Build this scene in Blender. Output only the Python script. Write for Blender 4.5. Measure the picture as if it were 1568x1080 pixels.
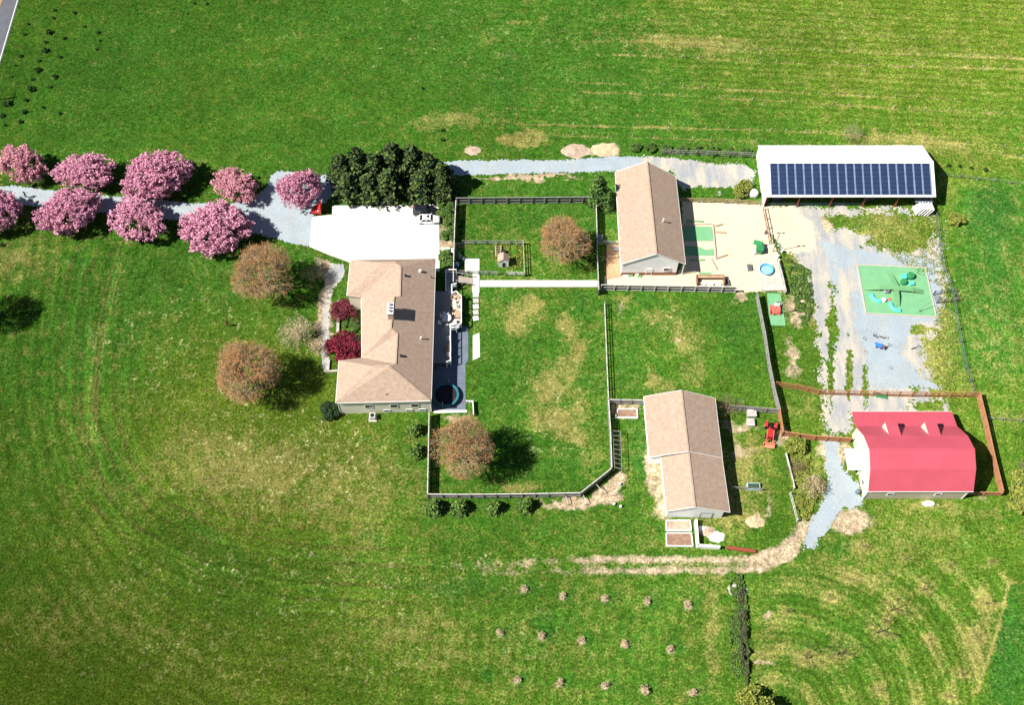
import bpy, math, random
import numpy as np
from mathutils import Vector, Matrix
random.seed(7); RNG = np.random.default_rng(11)
for o in list(bpy.data.objects): bpy.data.objects.remove(o)
S = bpy.context.scene
COL = S.collection
R = math.radians
PI = math.pi

# ------------------------------------------------------------ camera, sky, sun, exposure
F = 1650.0; TH = R(28.5); H = 172.0
CAM = np.array([0.0, -H*math.tan(TH), H])
cd = bpy.data.cameras.new('camera'); cam = bpy.data.objects.new('camera', cd); COL.objects.link(cam)
cam.location = CAM; cam.rotation_euler = (TH, 0, 0)
cd.sensor_width = 36.0; cd.lens = 36.0*F/1568.0; cd.clip_start = 1.0; cd.clip_end = 4000.0
S.camera = cam
AZ = R(13); EL = R(48)                       # shadows fall towards AZ (ccw from +x)
w = bpy.data.worlds.new('World'); S.world = w; w.use_nodes = True
nt = w.node_tree; nt.nodes.clear()
wo = nt.nodes.new('ShaderNodeOutputWorld'); bg = nt.nodes.new('ShaderNodeBackground'); sk = nt.nodes.new('ShaderNodeTexSky')
sk.sky_type = 'NISHITA'; sk.sun_disc = False; sk.sun_elevation = EL
SD = Vector((-math.cos(AZ)*math.cos(EL), -math.sin(AZ)*math.cos(EL), math.sin(EL)))   # towards the sun
sk.sun_rotation = math.atan2(SD.x, SD.y)
bg.inputs['Strength'].default_value = 0.05; sk.air_density = .7; sk.dust_density = .3
nt.links.new(sk.outputs[0], bg.inputs[0]); nt.links.new(bg.outputs[0], wo.inputs[0])
sl = bpy.data.lights.new('sun', 'SUN'); sl.energy = 5.0; sl.angle = R(0.5); sl.color = (1.0, 0.955, 0.88)
so = bpy.data.objects.new('sun', sl); COL.objects.link(so); so.rotation_euler = SD.to_track_quat('Z', 'Y').to_euler(); so.location = (0, 0, 300)
S.view_settings.view_transform = 'Standard'; S.view_settings.look = 'None'; S.view_settings.exposure = 0.85; S.view_settings.gamma = 1
S.render.engine = 'CYCLES'

# ------------------------------------------------------------ map an image pixel through the camera to the ground (or to height h)
CT, ST = math.cos(TH), math.sin(TH)
def W(px, py, h=0.0):
    x = (px-784)/F; y = -(py-540)/F
    d = np.array([x, y*CT+ST, y*ST-CT]); t = (h-CAM[2])/d[2]
    p = CAM+t*d
    return Vector((float(p[0]), float(p[1]), float(h)))
def PIX(X, Y, Z=0):
    dx = X-CAM[0]; dy = Y-CAM[1]; dz = Z-CAM[2]
    u = dy*CT+dz*ST; d = dy*ST-dz*CT
    return 784+F*dx/d, 540-F*u/d

# ------------------------------------------------------------ noise in numpy
def _h(ix, iy, s):
    n = (ix.astype(np.int64)*374761393 + iy.astype(np.int64)*668265263 + s*1442695041) & 0xffffffff
    n = ((n ^ (n >> 13))*1274126177) & 0xffffffff
    return ((n ^ (n >> 16)) & 0xffff)/65535.0
def vnoise(x, y, s=0):
    x = np.asarray(x, float); y = np.asarray(y, float)
    ix = np.floor(x); iy = np.floor(y); fx = x-ix; fy = y-iy
    fx = fx*fx*(3-2*fx); fy = fy*fy*(3-2*fy)
    a = _h(ix, iy, s); b = _h(ix+1, iy, s); c = _h(ix, iy+1, s); d = _h(ix+1, iy+1, s)
    return (a*(1-fx)+b*fx)*(1-fy)+(c*(1-fx)+d*fx)*fy
def fbm(x, y, sc, s=0, o=4):
    t = 0; a = 1; n = 0
    for k in range(o):
        t = t+a*vnoise(x/sc*2**k+17*k, y/sc*2**k-9*k, s+k); n += a; a *= .55
    return t/n
def seg_d(x, y, pts):
    best = np.full(np.shape(x), 1e9)
    for (x0, y0), (x1, y1) in zip(pts[:-1], pts[1:]):
        dx, dy = x1-x0, y1-y0; L = dx*dx+dy*dy+1e-9
        t = np.clip(((x-x0)*dx+(y-y0)*dy)/L, 0, 1)
        best = np.minimum(best, (x-x0-t*dx)**2+(y-y0-t*dy)**2)
    return np.sqrt(best)
def inside(x, y, poly):
    r = np.zeros(np.shape(x), bool)
    n = len(poly)
    for i in range(n):
        x0, y0 = poly[i]; x1, y1 = poly[(i+1) % n]
        if y0 == y1: continue
        c = ((y0 > y) != (y1 > y)) & (x < (x1-x0)*(y-y0)/(y1-y0)+x0)
        r ^= c
    return r
def sdf(x, y, poly):
    d = seg_d(x, y, list(poly)+[poly[0]])
    return np.where(inside(x, y, poly), d, -d)

# ------------------------------------------------------------ materials
MAT = {}
def mat(name, c, rough=.8, metal=0.0, c2=None, sc=3.0, bump=0.0, bsc=8.0, det=4.0, spec=.3, stretch=None, island=0.0, coat=0.0):
    if name in MAT: return MAT[name]
    m = bpy.data.materials.new(name); m.use_nodes = True; t = m.node_tree; b = t.nodes['Principled BSDF']
    b.inputs['Roughness'].default_value = rough; b.inputs['Metallic'].default_value = metal
    b.inputs['Specular IOR Level'].default_value = spec
    b.inputs['Coat Weight'].default_value = coat
    if c2 is None: c2 = tuple(v*.8 for v in c)
    tc = t.nodes.new('ShaderNodeTexCoord'); mp = t.nodes.new('ShaderNodeMapping')
    t.links.new(tc.outputs['Object'], mp.inputs[0])
    if stretch: mp.inputs['Scale'].default_value = stretch
    mp.inputs['Location'].default_value = (137.3+len(MAT)*3.1, 211.7, 31.9)
    n = t.nodes.new('ShaderNodeTexNoise'); n.inputs['Scale'].default_value = sc; n.inputs['Detail'].default_value = det
    t.links.new(mp.outputs[0], n.inputs['Vector'])
    r = t.nodes.new('ShaderNodeValToRGB'); r.color_ramp.elements[0].position = .32; r.color_ramp.elements[1].position = .68
    r.color_ramp.elements[0].color = (*c2, 1); r.color_ramp.elements[1].color = (*c, 1)
    if island > 0:
        g = t.nodes.new('ShaderNodeNewGeometry'); mx = t.nodes.new('ShaderNodeMath'); mx.operation = 'MULTIPLY_ADD'
        mx.inputs[1].default_value = island; mx.inputs[2].default_value = -island*.5
        ad = t.nodes.new('ShaderNodeMath'); ad.operation = 'ADD'
        t.links.new(g.outputs['Random Per Island'], mx.inputs[0]); t.links.new(mx.outputs[0], ad.inputs[0]); t.links.new(n.outputs[0], ad.inputs[1])
        t.links.new(ad.outputs[0], r.inputs[0])
    else: t.links.new(n.outputs[0], r.inputs[0])
    t.links.new(r.outputs[0], b.inputs['Base Color'])
    if bump > 0:
        n2 = t.nodes.new('ShaderNodeTexNoise'); n2.inputs['Scale'].default_value = bsc; n2.inputs['Detail'].default_value = 3
        t.links.new(mp.outputs[0], n2.inputs['Vector'])
        bp = t.nodes.new('ShaderNodeBump'); bp.inputs['Strength'].default_value = bump; bp.inputs['Distance'].default_value = .1
        t.links.new(n2.outputs[0], bp.inputs['Height']); t.links.new(bp.outputs[0], b.inputs['Normal'])
    MAT[name] = m; return m

def roof_mat(name, c, c2, axis='Y'):
    # asphalt shingles: courses, tab mottling and wear
    m = mat(name, c, .9, 0, c2, 1.6, .35, 5.0, 8.0, .15)
    t = m.node_tree; b = t.nodes['Principled BSDF']
    tc = t.nodes.new('ShaderNodeTexCoord')
    wv = t.nodes.new('ShaderNodeTexWave'); wv.bands_direction = axis; wv.inputs['Scale'].default_value = .9; wv.inputs['Distortion'].default_value = 5.0
    wv.inputs['Detail'].default_value = 4; wv.inputs['Detail Scale'].default_value = 2.2
    t.links.new(tc.outputs['Object'], wv.inputs[0])
    src = b.inputs['Base Color'].links[0].from_socket
    mx = t.nodes.new('ShaderNodeMix'); mx.data_type = 'RGBA'; mx.blend_type = 'MULTIPLY'; mx.inputs[0].default_value = 1
    rr = t.nodes.new('ShaderNodeMapRange'); rr.inputs[3].default_value = .86; rr.inputs[4].default_value = 1.04
    t.links.new(wv.outputs['Fac'], rr.inputs[0]); t.links.new(src, mx.inputs[6]); t.links.new(rr.outputs[0], mx.inputs[7])
    t.links.new(mx.outputs[2], b.inputs['Base Color'])
    return m

M_roof = roof_mat('tan_shingles', (.44, .325, .245), (.35, .255, .19))
M_redroof = mat('red_metal', (.50, .085, .12), .5, 0, (.45, .075, .105), .35, spec=.5)
M_white = mat('white_paint', (.86, .85, .83), .6, 0, (.82, .81, .79), .5)
M_cream = mat('cream_siding', (.66, .60, .48), .7, 0, (.60, .54, .43), .6)
M_whitemetal = mat('white_metal_roof', (.82, .82, .82), .4, 0, (.76, .77, .78), .3, spec=.5)
M_siding = mat('tan_siding', (.64, .55, .42), .75, 0, (.49, .42, .32), 1.2, stretch=(1, 1, 6))
M_brown = mat('brown_wainscot', (.28, .13, .08), .8, 0, (.22, .10, .06), 2)
M_glass = mat('dark_glass', (.02, .025, .03), .08, 0, (.015, .02, .025), 1, spec=.6)
M_grey = mat('weathered_wood', (.32, .31, .29), .85, 0, (.20, .19, .18), 2.5, stretch=(1, 1, .3))
M_greytop = mat('pale_cap_wood', (.62, .60, .56), .8, 0, (.48, .46, .43), 2.0)
M_dkwood = mat('dark_weathered_wood', (.13, .135, .14), .85, 0, (.075, .08, .085), 3)
M_orange = mat('new_cedar', (.50, .235, .10), .8, 0, (.38, .165, .07), 2.5)
M_orange2 = mat('cedar_boards', (.43, .21, .11), .8, 0, (.33, .15, .075), 2.5)
M_conc = mat('concrete', (.72, .70, .66), .85, 0, (.66, .64, .60), .8)
M_conc2 = mat('old_concrete', (.50, .47, .43), .9, 0, (.38, .36, .33), 1.5)
M_sand = mat('play_sand', (.66, .55, .38), .95, 0, (.60, .49, .34), .35, .3, 4, 8)
M_grav = mat('blue_gravel', (.345, .41, .45), .95, 0, (.295, .35, .39), .35, .8, 9, 10)
M_grav2 = mat('pale_gravel', (.37, .365, .35), .95, 0, (.27, .30, .33), .3, .8, 9, 10)
M_asph = mat('asphalt', (.12, .125, .145), .9, 0, (.09, .095, .11), .8, .3, 8, 8)
M_bark = mat('bark', (.16, .11, .075), .9, 0, (.10, .07, .05), 4)
M_barkgrey = mat('grey_bark', (.42, .36, .22), .9, 0, (.27, .22, .13), 4)
M_twig = mat('bare_twigs', (.36, .25, .17), .9, 0, (.24, .15, .10), 2)
M_bud = mat('red_buds', (.60, .24, .08), .85, 0, (.42, .26, .11), .35, island=.5)
M_pink = mat('pink_blossom', (.78, .38, .50), .8, 0, (.48, .20, .29), .8, island=.8)
M_pink2 = mat('tawny_blossom', (.74, .35, .42), .8, 0, (.46, .20, .23), .8, island=.8)
M_dgreen = mat('spruce_needles', (.10, .155, .030), .8, 0, (.008, .024, .008), 1.0, island=.8)
M_lgreen = mat('fresh_leaves', (.12, .20, .035), .75, 0, (.045, .10, .018), 1.2, island=.8)
M_ygreen = mat('yellow_green_leaves', (.26, .28, .04), .75, 0, (.12, .16, .03), 1.2, island=.8)
M_arb = mat('arborvitae_leaves', (.12, .22, .035), .8, 0, (.035, .09, .018), 1.2, island=.7)
M_maroon = mat('maroon_leaves', (.24, .014, .035), .7, 0, (.085, .006, .018), 1.5, island=.8)
M_black = mat('black_rubber', (.016, .016, .018), .7, 0, (.011, .011, .012), 3)
M_steel = mat('grey_metal', (.35, .36, .37), .4, .6, (.28, .29, .3), 2)
M_rust = mat('rusty_red_steel', (.30, .07, .035), .7, 0, (.20, .05, .03), 3)
M_redp = mat('red_paint', (.62, .035, .035), .35, 0, (.52, .028, .028), 1, spec=.5)
M_redfade = mat('faded_red_paint', (.66, .16, .12), .5, 0, (.55, .10, .08), 1)
M_carw = mat('white_car_paint', (.82, .82, .82), .2, 0, (.80, .80, .80), 1, spec=.5, coat=.5)
M_carb = mat('black_car_paint', (.012, .013, .016), .2, 0, (.010, .011, .013), 1, spec=.5, coat=.5)
M_green = mat('green_plastic', (.035, .25, .085), .5, 0, (.03, .21, .07), 1)
M_turf = mat('green_play_mat', (.17, .40, .20), .9, 0, (.145, .355, .175), .7, .2, 6)
M_turf2 = mat('green_ramp_carpet', (.155, .36, .16), .9, 0, (.13, .31, .135), .8)
M_turq = mat('turquoise_plastic', (.10, .60, .50), .4, 0, (.09, .55, .46), 1)
M_blue = mat('blue_plastic', (.05, .22, .62), .4, 0, (.04, .18, .52), 1)
M_lblue = mat('pool_blue_plastic', (.10, .40, .78), .35, 0, (.08, .33, .68), 1)
M_water = mat('water', (.30, .50, .60), .08, 0, (.25, .43, .55), 1, spec=.6)
M_soil = mat('garden_soil', (.34, .22, .15), .95, 0, (.23, .14, .095), 1.6, .6, 6, 8)
M_mulch = mat('pale_mulch', (.52, .41, .30), .95, 0, (.34, .25, .18), 1.2, .8, 6, 8)
M_deck = mat('deck_boards', (.25, .27, .30), .8, 0, (.20, .215, .24), 1.5, stretch=(6, 1, 1))
M_decklt = mat('pale_tan_and_sunlit_boards', (.56, .47, .38), .8, 0, (.46, .38, .30), 1.5)  # pale tan timber, and the sunlit patch painted on the deck
M_slate = mat('slate_and_shaded_patio', (.15, .18, .23), .85, 0, (.11, .135, .175), .8)  # dark blue puts house shade into the patio colour; also plain slate parts
M_tan = mat('tan_wood', (.48, .33, .20), .85, 0, (.38, .25, .15), 2)
M_panel = mat('solar_cells', (.025, .040, .095), .25, 0, (.018, .030, .075), 2.5, spec=.6)
M_panel2 = mat('panel_frame', (.20, .28, .42), .4, .3, (.30, .40, .55), 1)
M_skin = mat('skin', (.55, .32, .22), .6); M_shirt = mat('red_shirt', (.45, .03, .02), .8)
M_navy = mat('dark_clothes', (.012, .013, .02), .85); M_pale = mat('pale_shirt', (.72, .56, .48), .8)
M_khaki = mat('khaki_trousers', (.35, .30, .22), .85); M_hair = mat('dark_hair', (.02, .012, .008), .7)
M_yellowl = mat('road_yellow', (.62, .34, .03), .7); M_whitel = mat('road_white', (.75, .75, .73), .7)
M_straw = mat('dry_straw', (.62, .50, .32), .95, 0, (.38, .29, .16), .9, .6, 5, 8)
M_tube = mat('pale_tree_tube', (.66, .64, .52), .7)

def gravel_rich(m, tan, amt):
    t = m.node_tree; b = t.nodes['Principled BSDF']; src = b.inputs['Base Color'].links[0].from_socket
    tc = t.nodes.new('ShaderNodeTexCoord'); mp = t.nodes.new('ShaderNodeMapping'); mp.inputs['Scale'].default_value = (.42, .11, 1); mp.inputs['Rotation'].default_value = (0, 0, .12); mp.inputs['Location'].default_value = (311, 173, 9)
    n = t.nodes.new('ShaderNodeTexNoise'); n.inputs['Scale'].default_value = 1; n.inputs['Detail'].default_value = 8; n.inputs['Roughness'].default_value = .68
    t.links.new(tc.outputs['Object'], mp.inputs[0]); t.links.new(mp.outputs[0], n.inputs['Vector'])
    r = t.nodes.new('ShaderNodeMapRange'); r.inputs[1].default_value = .42; r.inputs[2].default_value = .62; r.inputs[4].default_value = amt; t.links.new(n.outputs[0], r.inputs[0])
    mx = t.nodes.new('ShaderNodeMix'); mx.data_type = 'RGBA'; mx.inputs[7].default_value = (*tan, 1); t.links.new(r.outputs[0], mx.inputs[0]); t.links.new(src, mx.inputs[6])
    s = t.nodes.new('ShaderNodeTexNoise'); s.inputs['Scale'].default_value = 2.6; s.inputs['Detail'].default_value = 5; s.inputs['Roughness'].default_value = .8; t.links.new(tc.outputs['Object'], s.inputs['Vector'])
    q = t.nodes.new('ShaderNodeMapRange'); q.inputs[1].default_value = .3; q.inputs[2].default_value = .7; q.inputs[3].default_value = .80; q.inputs[4].default_value = 1.16; t.links.new(s.outputs[0], q.inputs[0])
    m2 = t.nodes.new('ShaderNodeMix'); m2.data_type = 'RGBA'; m2.blend_type = 'MULTIPLY'; m2.inputs[0].default_value = 1; t.links.new(mx.outputs[2], m2.inputs[6]); t.links.new(q.outputs[0], m2.inputs[7])
    t.links.new(m2.outputs[2], b.inputs['Base Color'])
gravel_rich(M_grav, (.40, .40, .36), .35); gravel_rich(M_grav2, (.52, .46, .36), 1.0); gravel_rich(M_sand, (.70, .56, .42), .5)

# ------------------------------------------------------------ mesh building
def root_loc(o):
    v = Vector((0, 0, 0))
    while o is not None: v += o.location; o = o.parent
    return v
def tag(o, label=None, cat=None, group=None, kind=None):
    if label: o['label'] = label
    if cat: o['category'] = cat
    if group: o['group'] = group
    if kind: o['kind'] = kind
    return o
def thing(name, loc, label, cat, group=None):
    o = bpy.data.objects.new(name, None); COL.objects.link(o); o.location = loc; o.empty_display_size = .5
    return tag(o, label, cat, group)
class MB:
    def __init__(s): s.v = []; s.f = []
    def add(s, vs, fs):
        b = len(s.v); s.v += [tuple(v) for v in vs]; s.f += [tuple(i+b for i in f) for f in fs]; return s
    def box(s, c, d, rz=0.0, rx=0.0, ry=0.0):
        m = Matrix.Rotation(rz, 3, 'Z') @ Matrix.Rotation(ry, 3, 'Y') @ Matrix.Rotation(rx, 3, 'X'); c = Vector(c)
        vs = [c+m @ Vector((x*d[0]/2, y*d[1]/2, z*d[2]/2)) for z in (-1, 1) for x, y in ((-1, -1), (1, -1), (1, 1), (-1, 1))]
        return s.add(vs, [(3, 2, 1, 0), (4, 5, 6, 7), (0, 1, 5, 4), (1, 2, 6, 5), (2, 3, 7, 6), (3, 0, 4, 7)])
    def bar(s, p, q, wd, ht):
        p = Vector(p); q = Vector(q); d = (q-p); L = d.length
        if L < 1e-6: return s
        d /= L; side = Vector((0, 0, 1)).cross(d)
        if side.length < 1e-3: side = Vector((1, 0, 0))
        side.normalize(); up = d.cross(side)
        vs = []
        for b in (p, q):
            for a, c in ((-1, -1), (1, -1), (1, 1), (-1, 1)): vs.append(b+side*a*wd/2+up*c*ht/2)
        return s.add(vs, [(3, 2, 1, 0), (4, 5, 6, 7), (0, 1, 5, 4), (1, 2, 6, 5), (2, 3, 7, 6), (3, 0, 4, 7)])
    def tube(s, p, q, r0, r1, n=8, cap=True):
        p = Vector(p); q = Vector(q); d = (q-p)
        if d.length < 1e-6: return s
        d.normalize(); a = d.orthogonal().normalized(); b = d.cross(a)
        vs = []
        for c, r in ((p, r0), (q, r1)):
            for k in range(n):
                t = 2*PI*k/n; vs.append(c+(a*math.cos(t)+b*math.sin(t))*r)
        fs = [(k, (k+1) % n, n+(k+1) % n, n+k) for k in range(n)]
        if cap: fs += [tuple(range(n))[::-1], tuple(range(n, 2*n))]
        return s.add(vs, fs)
    def path(s, pts, r, n=6):
        for a, b in zip(pts[:-1], pts[1:]): s.tube(a, b, r, r, n)
        return s
    def lathe(s, c, prof, n=20, sx=1, sy=1, rz=0):
        c = Vector(c); vs = []; m = Matrix.Rotation(rz, 3, 'Z')
        for r, z in prof:
            for k in range(n):
                t = 2*PI*k/n; vs.append(c+m @ Vector((r*math.cos(t)*sx, r*math.sin(t)*sy, z)))
        fs = []
        for j in range(len(prof)-1):
            for k in range(n): fs.append((j*n+k, j*n+(k+1) % n, (j+1)*n+(k+1) % n, (j+1)*n+k))
        fs.append(tuple(range(n))[::-1]); fs.append(tuple((len(prof)-1)*n+k for k in range(n)))
        return s.add(vs, fs)
    def prism(s, poly, z0, z1):
        n = len(poly)
        a = sum(poly[i][0]*poly[(i+1) % n][1]-poly[(i+1) % n][0]*poly[i][1] for i in range(n))
        if a < 0: poly = poly[::-1]
        vs = [(p[0], p[1], z0) for p in poly]+[(p[0], p[1], z1) for p in poly]
        fs = [tuple(range(n))[::-1], tuple(range(n, 2*n))]+[(i, (i+1) % n, n+(i+1) % n, n+i) for i in range(n)]
        return s.add(vs, fs)
    def slab(s, verts, faces, th):
        # faces (ccw from above) thickened downwards
        n = len(verts); vs = [Vector(v) for v in verts]+[Vector(v)-Vector((0, 0, th)) for v in verts]
        fs = list(faces)+[tuple(i+n for i in f[::-1]) for f in faces]
        e = {}
        for f in faces:
            for i in range(len(f)): e[(f[i], f[(i+1) % len(f)])] = 1
        for (a, b) in e:
            if (b, a) not in e: fs.append((b, a, a+n, b+n))
        return s.add(vs, fs)
    def build(s, name, m, parent=None, label=None, smooth=False):
        me = bpy.data.meshes.new(name); off = root_loc(parent) if parent else Vector((0, 0, 0))
        v = np.array(s.v, float).reshape(-1, 3)-np.array(off)
        me.from_pydata(v.tolist(), [], s.f); me.materials.append(m); me.update()
        if smooth: me.polygons.foreach_set('use_smooth', [True]*len(me.polygons))
        o = bpy.data.objects.new(name, me); COL.objects.link(o); o.parent = parent
        if label: o['label'] = label
        return o
def np_mesh(name, V, Fq, m, parent=None, n=4, smooth=False):
    me = bpy.data.meshes.new(name); me.vertices.add(len(V)); me.vertices.foreach_set('co', np.asarray(V, np.float32).ravel())
    Fq = np.asarray(Fq, np.int32); me.loops.add(Fq.size); me.loops.foreach_set('vertex_index', Fq.ravel())
    me.polygons.add(len(Fq)); me.polygons.foreach_set('loop_start', np.arange(len(Fq), dtype=np.int32)*n)
    if smooth: me.polygons.foreach_set('use_smooth', np.ones(len(Fq), bool))
    me.materials.append(m); me.update(calc_edges=True); me.validate()
    o = bpy.data.objects.new(name, me); COL.objects.link(o); o.parent = parent
    return o
def leaves(name, C, size, m, parent, up=.3, elong=1.0):
    # one small quad per centre, randomly turned
    N = len(C); C = np.asarray(C, float)
    a = RNG.normal(size=(N, 3)); a /= np.linalg.norm(a, axis=1)[:, None]
    nn = RNG.normal(size=(N, 3)); nn[:, 2] = np.abs(nn[:, 2])+up
    nn /= np.linalg.norm(nn, axis=1)[:, None]
    u = np.cross(nn, a); u /= np.linalg.norm(u, axis=1)[:, None]; v = np.cross(nn, u)
    sz = (np.asarray(size)*RNG.uniform(.6, 1.35, N))[:, None]
    u = u*sz*elong; v = v*sz
    V = np.stack([C-u-v*.6, C+u*.8-v, C+u+v*.7, C-u*.7+v], 1).reshape(-1, 3)
    return np_mesh(name, V, np.arange(4*N).reshape(-1, 4), m, parent)
def tubes(name, segs, m, parent, n=3):
    P = np.array([s[0] for s in segs], float); Q = np.array([s[1] for s in segs], float)
    r0 = np.array([s[2] for s in segs]); r1 = np.array([s[3] for s in segs])
    d = Q-P; d /= (np.linalg.norm(d, axis=1)[:, None]+1e-9)
    ref = np.where(np.abs(d[:, 2:3]) > .9, np.array([[1., 0, 0]]), np.array([[0, 0, 1.]]))
    a = np.cross(d, ref); a /= np.linalg.norm(a, axis=1)[:, None]; b = np.cross(d, a)
    V = []
    for c, r in ((P, r0), (Q, r1)):
        for k in range(n):
            t = 2*PI*k/n; V.append(c+(a*math.cos(t)+b*math.sin(t))*r[:, None])
    V = np.stack(V, 1); N = len(segs)
    base = (np.arange(N)*2*n)[:, None]
    Fs = [np.concatenate([base+k, base+(k+1) % n, base+n+(k+1) % n, base+n+k], 1) for k in range(n)]
    return np_mesh(name, V.reshape(-1, 3), np.concatenate(Fs), m, parent)
def copy_tree(o, loc, rz=0.0, sc=(1, 1, 1), label=None, group=None, parent=None):
    c = o.copy(); COL.objects.link(c); c.parent = parent
    if parent is None:
        c.location = loc; c.rotation_euler = (0, 0, rz); c.scale = sc
        if label: c['label'] = label
        if group: c['group'] = group
    for ch in o.children: copy_tree(ch, None, parent=c)
    return c
def struct(name, pts, m, z, th=.0, label=None):
    mb = MB(); mb.prism([(p.x, p.y) for p in pts], z-max(th, .02), z)
    return tag(mb.build(name, m), label, None, None, 'structure')
def PW(pts, h=0): return [W(x, y, h) for x, y in pts]

# ------------------------------------------------------------ ground
xs = np.concatenate([np.linspace(-900, -135, 14), np.arange(-130, 130.01, .31), np.linspace(135, 900, 14)])
ys = np.concatenate([np.linspace(-700, -85, 12), np.arange(-80, 112.01, .31), np.linspace(117, 1100, 14)])
GX, GY = np.meshgrid(xs, ys); X = GX.ravel(); Y = GY.ravel()
px, py = PIX(X, Y)
far = (np.abs(X) > 134) | (Y > 116) | (Y < -84)
n1 = fbm(X, Y, 22, 1); n2 = fbm(X, Y, 6, 5); n3 = fbm(X, Y, 1.8, 9, 3); n4 = fbm(X, Y, 45, 12, 2)
wx = (n2-.5)*14; wy = (fbm(X, Y, 6, 40)-.5)*14
wfx = fbm(X, Y, 2.0, 60, 3); wfy = fbm(X, Y, 2.0, 66, 3)
qx = px+wx*1.3+(wfx-.5)*24; qy = py+wy*1.3+(wfy-.5)*24
def blob(cx, cy, rx, ry, ang=0, soft=.45):
    c, s_ = math.cos(R(ang)), math.sin(R(ang)); dx = qx-cx; dy = qy-cy
    u = (dx*c+dy*s_)/rx; v = (-dx*s_+dy*c)/ry
    return np.clip((1.15-np.sqrt(u*u+v*v))/soft, 0, 1)
def line(pts, wdt, soft=3.0, warp=.3):
    d = seg_d(px+wx*warp, py+wy*warp, pts); return np.clip((wdt-d)/soft+.5, 0, 1)
dry = .10+(n1-.5)*.42+(n4-.5)*.32
lush = np.zeros_like(X); dirt = np.zeros_like(X); weed = np.zeros_like(X)
# broad character of the fields
dry += .02*np.clip((py-640)/300, 0, 1)
dry += .04*np.clip((px-1050)/400, 0, 1)
dry -= .30*np.clip((760-px)/400, 0, 1)*np.clip((330-py)/150, 0, 1)
for a in [(430, 740, 240, 90, 0, .9, .5), (350, 690, 120, 60, 20, .9, .25), (90, 960, 130, 80, 0, .9, .22), (650, 1000, 240, 60, 0, 1, .2), (250, 980, 160, 60, 20, 1, .2),
          (30, 400, 50, 30, 0, .8, .4), (800, 480, 36, 26, 10, .95, .75), (783, 500, 20, 16, 0, .8, .7), (812, 466, 24, 14, 0, .5, .5), (871, 497, 15, 26, -14, .85, .65), (890, 530, 18, 30, -20, .9, .55),
          (868, 560, 28, 22, 0, .6, .4), (852, 592, 34, 18, 0, .7, .5), (870, 650, 34, 40, -15, .7, .5), (838, 640, 26, 24, 0, .7, .35), (845, 610, 60, 60, 0, 1, .22), (900, 700, 26, 40, 0, 1, .2), (790, 745, 40, 12, 0, .6, .8), (830, 580, 30, 24, 0, .7, .3),
          (1055, 520, 34, 24, 0, .7, .55), (1020, 488, 40, 22, 0, .9, .35), (955, 462, 22, 14, 0, .7, .5), (1010, 590, 30, 16, 0, .7, .45), (1062, 570, 24, 30, 0, .8, .3),
          (1060, 68, 120, 18, 6, .9, .5), (960, 45, 110, 28, 4, .9, .3), (1250, 40, 200, 40, 0, .9, .1), (700, 182, 80, 18, -5, .8, .45), (235, 15, 60, 12, 5, .8, .45), (800, 212, 42, 10, 0, .5, .9), (1380, 215, 90, 12, 4, .7, .6),
          (1480, 225, 110, 22, 4, .8, .15), (1340, 905, 160, 30, 12, .8, .2), (1300, 865, 170, 40, 3, .9, .25), (1505, 950, 12, 80, 8, .8, .45), (1400, 820, 160, 40, 0, .9, .25), (1440, 780, 120, 14, 3, .8, .4),
          (1130, 740, 60, 70, 0, .9, .55), (1150, 690, 40, 25, 0, .9, .45), (1120, 800, 60, 26, 0, .8, .6), (1235, 740, 26, 60, -12, .8, .4), (640, 955, 70, 25, 0, .8, .2), (1180, 990, 30, 90, 0, .9, .3), (1090, 960, 14, 120, 0, .9, .45), (530, 835, 60, 40, 0, 1, .2),
          (1350, 350, 50, 30, 5, .8, .5), (1420, 560, 40, 60, 10, .8, .45), (1245, 480, 18, 50, -8, .8, .5), (1220, 400, 24, 30, 0, .8, .5), (1230, 620, 30, 26, 0, .8, .35), (1430, 480, 26, 60, 0, .8, .4), (1540, 640, 40, 20, 0, .8, .3)]:
    dry += a[6]*blob(*a[:6])*(.25+1.5*n3)*(.5+n2)
for a in [(860, 130, 330, 60, 3, .8, .25), (150, 120, 170, 110, 0, 1.2, .45), (270, 50, 90, 60, 0, 1, .2), (900, 470, 26, 26, 0, .8, .5), (765, 560, 40, 60, 0, .9, .3), (760, 450, 60, 12, 0, .8, .5), (985, 460, 40, 14, 0, .8, .5),
          (1130, 500, 40, 60, 0, .9, .5), (960, 560, 20, 50, 0, .8, .35), (980, 690, 18, 60, 0, .8, .7), (1520, 450, 60, 160, 0, .9, .8), (1530, 320, 70, 60, 0, .9, .7), (700, 900, 120, 18, 0, .9, .4), (560, 825, 22, 10, 0, .7, .5), (1060, 905, 90, 16, 3, .9, .3),
          (1280, 840, 60, 16, -5, .9, .5), (1540, 1000, 40, 80, 0, .8, .5), (320, 820, 80, 26, 35, .9, .35), (170, 700, 40, 90, -15, .9, .3), (840, 950, 80, 30, 0, .9, .35), (740, 1040, 14, 10, 0, .6, .8), (110, 400, 26, 14, 10, .5, .35), (1300, 985, 120, 40, -15, .9, .25), (620, 700, 60, 40, 0, .9, .2), (840, 330, 100, 30, 0, .9, .5)]:
    lush += a[6]*blob(*a[:6])*(.4+1.2*n2)
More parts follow.
